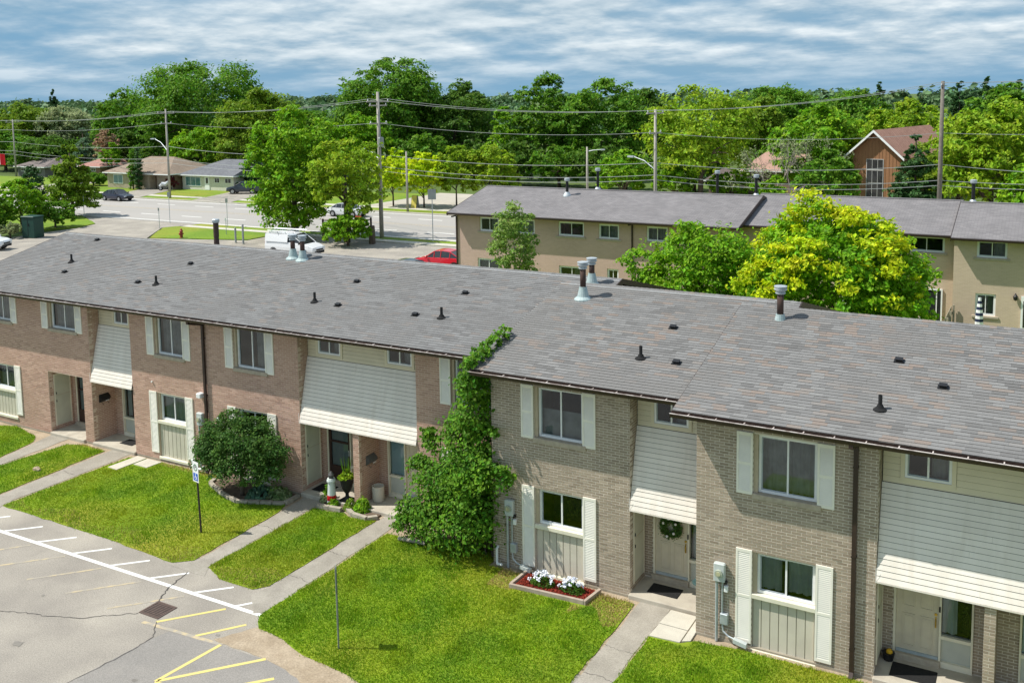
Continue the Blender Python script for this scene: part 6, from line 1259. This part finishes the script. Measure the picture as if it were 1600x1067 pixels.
def meter(label, x, y, ztop, zbot, rich=True):
    t = thing('electric_meter', label, 'electric meter', (x, y, zbot)); f = y-.003
    MB().bbox(x-.13, x+.13, f-.13, f, ztop-.42, ztop, .02).build('meter_box', greymetal, t); d = MB().disc((x, f-.155, ztop-.22), (0, 1, 0), .085, .06, 18).build('dial', mat('meter_glass', (.42, .45, .36), (.36, .38, .3), rough=.15, spec=.6), t); MB().disc((x, f-.19, ztop-.22), (0, 1, 0), .05, .012, 14).build('dial_face', mat('dial_yellow', (.5, .48, .3), (.42, .4, .25), rough=.4), d)
    MB().tube([(x-.07, f-.06, ztop-.42), (x-.07, f-.06, zbot)], .034, 8).build('conduit', galv, t)
    if rich:
        MB().tube([(x+.06, f-.05, ztop-.42), (x+.06, f-.05, zbot+.45), (x+.09, f-.07, zbot+.28), (x+.22, f-.1, zbot+.2), (x+.45, f-.12, zbot+.16)], .022, 7).build('conduit', galv, t)
        MB().bbox(x+.02, x+.2, f-.11, f, ztop-1.42, ztop-1.18, .012).build('junction_box', galv, t); MB().bbox(x+.10, x+.19, f-.08, f, ztop-.66, ztop-.52, .01).build('junction_box', whitef, t)
        MB().obox((x+.5, f-.14, zbot+.14), (.15, 0, -.03), (0, .06, 0), (0, 0, .045)).build('splash_box', greymetal, t); MB().disc((x+.14, f-.06, ztop-.43), (1, 0, 0), .045, .06, 8).build('clamp', black, t)
yB, yC = SEG['B']['y'], SEG['C']['y']
meter('electric meter with conduits on the middle buff bay beside the shutter', -7.46, yB, 2.14, .25); meter('electric meter with conduits on the right buff bay near the porch', -1.53, yC, 2.13, .25)
meter('left electric meter by the rose wall downspout', -19.98, 0, 2.3, .3, False); meter('right electric meter half hidden by the round shrub', -19.05, 0, 2.27, .3, False)
MB().bbox(-20.0, -19.8, -.2, -.003, 2.85, 3.0, .02).build('vent_hood', whitef, house)
MB().disc((-22.3, -.03, 3.05), (0, 1, 0), .03, .05, 8).build('hose_bib', whitef, house)
# white drain pipes at the wall foot
t = thing('drain_pipe', 'white elbow drain pipe at the base of the middle bay', 'pipe', (-7.85, yB-.1, .26)); MB().tube([(-7.85, yB-.02, .75), (-7.85, yB-.1, .72), (-7.85, yB-.1, .38), (-7.8, yB-.16, .33), (-7.65, yB-.2, .36)], .035, 8).build('pipe', whitef, t)
t = thing('drain_pipe', 'white bent pipe at the foot of the rose bay window', 'pipe', (-20.3, -.1, .26)); MB().tube([(-20.4, -.02, .62), (-20.4, -.12, .6), (-20.4, -.14, .42), (-20.2, -.18, .36), (-19.9, -.2, .4), (-19.75, -.2, .52)], .04, 8).build('pipe', whitef, t)
# mats
def doormat(label, x0, x1, y0, y1, z=PZ):
    tag(MB().bbox(x0, x1, y0, y1, z+.001, z+.017, .008).build('doormat', rubber, loc=((x0+x1)/2, (y0+y1)/2, z)), label, 'doormat')
doormat('black doormat before the door with the wreath', -3.74, -2.95, -.82, -.34); doormat('black doormat before the beige door at the right', 2.08, 2.98, -1.72, -1.16); doormat('dark doormat before the brown storm door', -15.5, -14.85, .25, .8); doormat('dark doormat on the left porch under the black mailbox', -24.6, -23.95, .3, .75)
# wreath
def wreath():
    rng = np.random.default_rng(3); cx, cy, cz = -3.37, yB+1.0+.0, 1.83; t = thing('door_wreath', 'green wreath with white flowers on the beige door', 'wreath', (cx, cy, cz)); n = 1500; a = rng.uniform(0, 2*np.pi, n); rr = .21+rng.normal(0, .05, n)
    P = np.column_stack([cx+np.cos(a)*rr, cy-.07+rng.normal(0, .025, n), cz+np.sin(a)*rr]); V, F = leaf_quads(P, np.column_stack([np.cos(a)*.4, -1+0*a, np.sin(a)*.4])+rng.normal(0, .5, (n, 3)), .06, rng, asp=.45); npmesh('greenery', V, F, L_SHRUB, t)
    MB().tube([(cx+.2*math.cos(k*.4), cy-.05, cz+.2*math.sin(k*.4)) for k in range(17)], .03, 6).build('ring', bark, t)
    for k, (b, r) in enumerate(((2.6, .2), (5.4, .16), (4.4, .24), (.7, .2), (1.7, .24))): MB().ball((cx+math.cos(b)*r, cy-.12, cz+math.sin(b)*r), .035, 8, 5).build('flower', whitef, t)
    MB().box(cx-.03, cx+.03, cy-.06, cy-.05, cz+.2, cz+.3).build('bow', black, t)
wreath()
# little table in the wreath porch
t = thing('side_table', 'small teal metal table at the edge of the wreath porch', 'table', (-2.4, -.75, PZ)); tm = mat('teal_metal', (.05, .10, .10), (.04, .08, .08), rough=.5); MB().lathe((-2.38, -.72, PZ+.5), [(.2, 0), (.21, .01), (.21, .025)], 14).build('top', tm, t)
for a in (.3, 2.4, 4.5): MB().tube([(-2.38+.16*math.cos(a), -.72+.16*math.sin(a), PZ+.5), (-2.38+.2*math.cos(a), -.72+.2*math.sin(a), PZ)], .01, 5).build('leg', tm, t)
# toy tub in the right porch
t = thing('toy_tub', 'black tub of yellow toys in the corner of the right porch', 'tub', (1.98, -1.15, PZ)); MB().lathe((1.98, -1.12, PZ), [(.1, 0), (.13, .16), (.14, .17), (.11, .17)], 10).build('tub', black, t); MB().ball((2.0, -1.13, PZ+.19), .07, 8, 5).build('ball', mat('toy_yellow', (.7, .42, .02), (.6, .35, .02), rough=.5), t)
# red mulch bed
t = thing('mulch_bed', 'red mulch bed edged with timber in front of the middle bay', 'flower bed', (-5.93, -1.63, .26)); mc_ = mat('red_mulch', (.36, .055, .03), (.22, .04, .025), rough=.95, scale=14, rnd=.4)
MB().slab([(-6.9, -1.98), (-4.93, -1.88), (-4.86, -1.26), (-6.86, -1.22)], .2, .30).build('soil', mc_, t)
rng_ = np.random.default_rng(8); Pm = np.column_stack([rng_.uniform(-6.85, -4.95, 5200), rng_.uniform(-1.9, -1.26, 5200), rng_.uniform(.30, .33, 5200)]); Vm, Fm = leaf_quads(Pm, rng_.normal(size=Pm.shape)*.5+np.array([0, 0, 1]), .06, rng_, asp=.35); npmesh('mulch', Vm, Fm, mc_, t, kind='stuff')
tim = mat('edging_timber', (.42, .35, .28), (.33, .27, .22), rough=.9, scale=5)
for a, b in (((-6.98, -2.05), (-4.95, -1.93)), ((-4.93, -1.96), (-4.83, -1.22)), ((-6.96, -2.0), (-6.92, -1.2))): MB().slab(strip(a, b, .075), .2, .36).build('timber', tim, t)
def flowers(label, x, y, seed):
    rng = np.random.default_rng(seed); t = thing('flower_clump', label, 'flowers', (x, y, .3)); n = 380; a = rng.uniform(0, 6.28, n); q = rng.random(n)**.5; P = np.column_stack([x+np.cos(a)*q*.34, y+np.sin(a)*q*.2, .34+.22*(1-q*q)*rng.uniform(.3, 1, n)])
    V, F = leaf_quads(P, rng.normal(size=P.shape)*.6+np.array([0, -.3, .8]), .075, rng, asp=.6); npmesh('leaves', V, F, L_DARK, t)
    fm = mat('petal_white', (.78, .80, .86), (.70, .73, .82), rough=.6, rnd=.08)
    for k in range(22):
        b = rng.uniform(0, 6.28); r = rng.random()**.5; c = np.array([x+math.cos(b)*r*.36, y+math.sin(b)*r*.2, .43+.2*(1-r*r)]); P = c+rng.normal(0, .022, (9, 3)); V, F = leaf_quads(P, rng.normal(size=P.shape)*.5+np.array([0, -.5, .8]), .055, rng, asp=.9); npmesh('flower', V, F, fm, t)
flowers('left clump of white flowers in the red mulch', -6.25, -1.62, 11); flowers('right clump of white flowers in the red mulch', -5.45, -1.58, 12)
# stone edged beds
def edged(name, label, pts, fillpts, m, seed, w=.13, h=.1):
    r = random.Random(seed); t = thing(name, label, 'flower bed', (fillpts[0][0], fillpts[0][1], .26)); MB().slab(fillpts, .2, .285).build('soil', mat('bed_soil', (.16, .12, .085), (.11, .08, .06), rough=.98, scale=9, bump=.6), t)
    for i in range(len(pts)-1):
        a, b = Vector((*pts[i], 0)), Vector((*pts[i+1], 0)); L = (b-a).length; n = max(1, round(L/.42)); d = (b-a).normalized(); q = Vector((-d.y, d.x, 0))
        for k in range(n):
            c = a+(b-a)*(k+.5)/n; c.z = .255+h/2; c += q*r.uniform(-.015, .015); e = r.uniform(-.05, .05); dd = (d+q*e).normalized(); qq = Vector((-dd.y, dd.x, 0)); MB().obox(c, dd*(L/n/2-.012), qq*w/2, (0, 0, h/2+r.uniform(-.01, .01))).build('edging_stone', m, t)
edge_s = mat('edging_stone', (.40, .36, .29), (.31, .28, .23), rough=.95, scale=6, rnd=.12, bump=.3)
edged('planting_bed', 'stone edged bed under the round shrub', [(-19.0, -.45), (-18.9, -.75), (-18.1, -1.12), (-17.09, -1.44), (-15.62, -.84), (-15.62, -.2)], [(-18.95, -.1), (-18.85, -.72), (-18.1, -1.07), (-17.1, -1.38), (-15.68, -.82), (-15.68, -.1)], edge_s, 4)
edged('planting_bed', 'small stone edged bed with the toy lighthouse', [(-14.62, -.5), (-13.75, -.44)], [(-14.66, -.42), (-13.7, -.38), (-13.62, -.1), (-14.66, -.1)], edge_s, 5); edged('planting_bed', 'curved stone edged bed below the brick wing wall', [(-13.6, -.3), (-13.25, -.52), (-12.68, -.54), (-12.46, -.32)], [(-13.58, -.1), (-13.55, -.28), (-13.24, -.46), (-12.7, -.48), (-12.5, -.3), (-12.5, -.1)], edge_s, 6)
# toy lighthouse
lx, ly, lz = -14.36, -.12, .28; t = thing('toy_lighthouse', 'white toy lighthouse with red band in the small bed', 'garden ornament', (lx, ly, lz)); wl_ = mat('lighthouse_white', (.66, .72, .7), (.58, .64, .62), rough=.6)
MB().lathe((lx, ly, lz), [(.15, 0), (.145, .12)], 14).build('base', whitef, t); MB().lathe((lx, ly, lz+.12), [(.147, 0), (.135, .16)], 14).build('red_band', mat('band_red', (.55, .01, .015), (.48, .01, .015), rough=.5), t); MB().lathe((lx, ly, lz+.28), [(.132, 0), (.105, .42)], 14).build('tower', wl_, t); MB().lathe((lx, ly, lz+.70), [(.14, 0), (.14, .05), (.13, .05), (.12, .1)], 14).build('gallery', wl_, t); MB().lathe((lx, ly, lz+.8), [(.075, 0), (.075, .1), (.10, .11), (.05, .18), (.02, .22)], 12).build('lantern', mat('lantern_grey', (.06, .06, .065), (.08, .08, .08), rough=.5), t)
# urn planter
ux, uy = -13.95, .12; t = thing('urn_planter', 'tall black urn with leafy plant beside the brown storm door', 'planter', (ux, uy, PZ)); MB().box(ux-.17, ux+.17, uy-.17, uy+.17, PZ+.001, PZ+.06).lathe((ux, uy, PZ+.06), [(.13, 0), (.06, .08), (.05, .16), (.12, .26), (.18, .42), (.21, .62), (.23, .66), (.23, .69), (.19, .69)], 16).build('urn', black, t)
rng_ = np.random.default_rng(21); nn_ = 260; a_ = rng_.uniform(0, 6.28, nn_); q_ = rng_.random(nn_)**.5; Pm = np.column_stack([ux+np.cos(a_)*q_*.26, uy+np.sin(a_)*q_*.26, PZ+.75+.3*(1-q_)*rng_.random(nn_)]); Vm, Fm = leaf_quads(Pm, rng_.normal(size=Pm.shape)*.5+np.array([0, 0, 1]), .11, rng_); npmesh('plant', Vm, Fm, L_YG, t)
bl_ = MB()
for k in range(9): bl_.tube([(ux+.02*k-.08, uy, PZ+.7), (ux+.1*math.sin(k*2.1), uy+.08*math.cos(k*1.7), PZ+1.0), (ux+.16*math.sin(k*2.1), uy+.12*math.cos(k*1.7), PZ+1.35)], [.012, .01, .003], 4)
bl_.build('spike_leaves', L_MID, t)
# pale bin
bx, by = -13.08, .55; t = thing('planter_tub', 'pale concrete tub on the porch under the grey mailbox', 'planter', (bx, by, PZ)); MB().lathe((bx, by, PZ+.001), [(.17, 0), (.185, .02), (.19, .46), (.195, .48), (.17, .48), (.165, .42)], 18).build('tub', paleconc, t); MB().lathe((bx, by, PZ+.40), [(.168, 0), (.168, .02)], 14).build('soil', rubber, t)
# log edging by the vine
t = thing('edging_log', 'weathered log lying on the lawn edge below the vine', 'log', (-10.65, -1.15, .27)); MB().tube([(-11.05, -1.2, .32), (-10.7, -1.17, .33), (-10.2, -1.12, .32)], [.06, .065, .055], 9).build('log', edge_s, t)
tag(MB().tube([(-25.3, -2.62, .285), (-25.16, -2.6, .3), (-25.0, -2.62, .285)], [.06, .1, .05], 7).build('soil_clod', dirtm), 'small brown clod of earth on the left lawn strip', 'clod')
# signs on the lawns
t = thing('parking_sign', 'blue and white accessible parking sign on a dark post in the lawn', 'sign', (-16.46, -3.45, .256), .0); px, py_ = -16.46, -3.45
MB().tube([(px+.02, py_, .1), (px-.05, py_, 2.36)], [.028, .028], 8).build('post', mat('dark_post', (.055, .04, .035), (.04, .03, .028), rough=.7), t)
ang = math.radians(-12)      # plate faces the lot and the camera's right
ax_ = Vector((math.cos(ang), math.sin(ang), 0)); nrm = Vector((math.sin(ang), -math.cos(ang), 0)); c0 = Vector((px-.045, py_, 2.08))+nrm*.035
plate = MB().obox(c0, ax_*.15, nrm*.004, (0, 0, .3)).build('plate', whitef, t)
blue = mat('sign_blue', (.02, .12, .5), (.02, .1, .45), rough=.5); redm = mat('sign_ring', (.05, .22, .08), (.05, .2, .08), rough=.5)
MB().obox(c0+nrm*.006+Vector((0, 0, -.15)), ax_*.115, nrm*.002, (0, 0, .11)).build('blue_panel', blue, plate)
def ring(c, r0, r1, m, nm, par, z=.009):
    q = MB(); n = 20; q.add([c+nrm*z+ax_*(r*math.cos(6.2832*k/n))+Vector((0, 0, r*math.sin(6.2832*k/n))) for r in (r0, r1) for k in range(n)], [(k, (k+1) % n, n+(k+1) % n, n+k) for k in range(n)]); q.build(nm, m, par)
ring(c0+Vector((0, 0, .13)), .075, .1, redm, 'permit_ring', plate); 
def glyph(s, c, size, m, nm, par):
    cu = bpy.data.curves.new(nm, 'FONT'); cu.body = s; cu.size = size; cu.align_x = 'CENTER'; cu.align_y = 'CENTER'; cu.extrude = .001
    tmp = bpy.data.objects.new(nm, cu); COL.objects.link(tmp); dg = bpy.context.evaluated_depsgraph_get(); me = bpy.data.meshes.new_from_object(tmp.evaluated_get(dg)); bpy.data.objects.remove(tmp)
    b = BASE[par.name]
    for v in me.vertices: q = c+ax_*v.co.x+Vector((0, 0, v.co.y))+nrm*(.009+v.co.z)-b; v.co = q
    me.materials.clear(); link(nm, me, m, par)
glyph('P', c0+Vector((0, 0, .13)), .14, black, 'letter', plate)
ws = c0+nrm*.009+Vector((0, 0, -.15))      # wheelchair symbol: head, body, seat, wheel
ring(c0+Vector((0, 0, -.175)), .04, .055, whitef, 'symbol_wheel', plate, .0085)
MB().obox(ws+Vector((0, 0, .075)), ax_*.016, nrm*.001, (0, 0, .016)).obox(ws+Vector((0, 0, .025)), ax_*.008, nrm*.001, (0, 0, .035)).obox(ws+ax_*.025+Vector((0, 0, -.005)), ax_*.03, nrm*.001, (0, 0, .008)).obox(ws+ax_*.06+Vector((0, 0, -.035)), ax_*.008, nrm*.001, (0, 0, .035)).build('symbol_figure', whitef, plate)
t = thing('sign_post', 'thin grey post with a narrow sign seen edge on in the front lawn', 'sign', (-9.05, -6.28, .256)); MB().tube([(-9.05, -6.28, .1), (-9.06, -6.28, 2.2)], .022, 8).build('post', mat('post_grey_green', (.24, .27, .25), (.2, .22, .2), rough=.5, metal=.3), t); MB().obox((-9.1, -6.24, 1.88), (-.075, .10, 0), (.003, .0025, 0), (0, 0, .3)).build('plate', backm, t)
# ================================================================ REAR YARD
t = thing('patio_umbrella', 'closed navy and white striped patio umbrella at the rear row', 'umbrella', (1.79, 28.3, .24)); MB().tube([(1.79, 28.3, .2), (1.79, 28.3, 2.85)], .022, 7).build('pole', black, t); uc = mat('umbrella_navy', (.02, .03, .07), (.03, .04, .09), rough=.8)
zq = 1.35
for k in range(10): f = k/10; r0, r1 = .06+.13*math.sin(math.pi*(1-f)*.55), .06+.13*math.sin(math.pi*(1-(k+1)/10)*.55); MB().lathe((1.79, 28.3, zq+k*.145), [(r0, 0), (r1, .145)], 9).build('stripe', whitef if k % 2 else uc, t)
t = thing('patio_chair', 'dark patio chair beside the striped umbrella', 'chair', (2.1, 28.2, .24)); 
MB().box(1.95, 2.45, 28.0, 28.5, .64, .69).build('seat', black, t); MB().box(1.95, 2.45, 28.46, 28.5, .7, 1.25).build('backrest', black, t)
for a in (1.97, 2.41):
    for b in (28.02, 28.46): MB().box(a, a+.03, b, b+.03, .24, .64).build('leg', black, t)
t = thing('wooden_fence', 'short grey wooden privacy fence between the rear yards', 'fence', (.45, 28.2, .24)); fw_ = mat('fence_wood', (.34, .30, .22), (.27, .24, .18), rough=.95, rnd=.15, scale=5)
for k in range(22): MB().box(.42, .445, 26.5+k*.15, 26.5+k*.15+.135, .26, 1.98).build('board', fw_, t)
for z in (.6, 1.6): MB().box(.446, .5, 26.5, 29.8, z, z+.08).build('rail', fw_, t)
for y in (26.5, 28.1, 29.7): MB().box(.502, .59, y, y+.09, .2, 2.05).build('post', fw_, t)
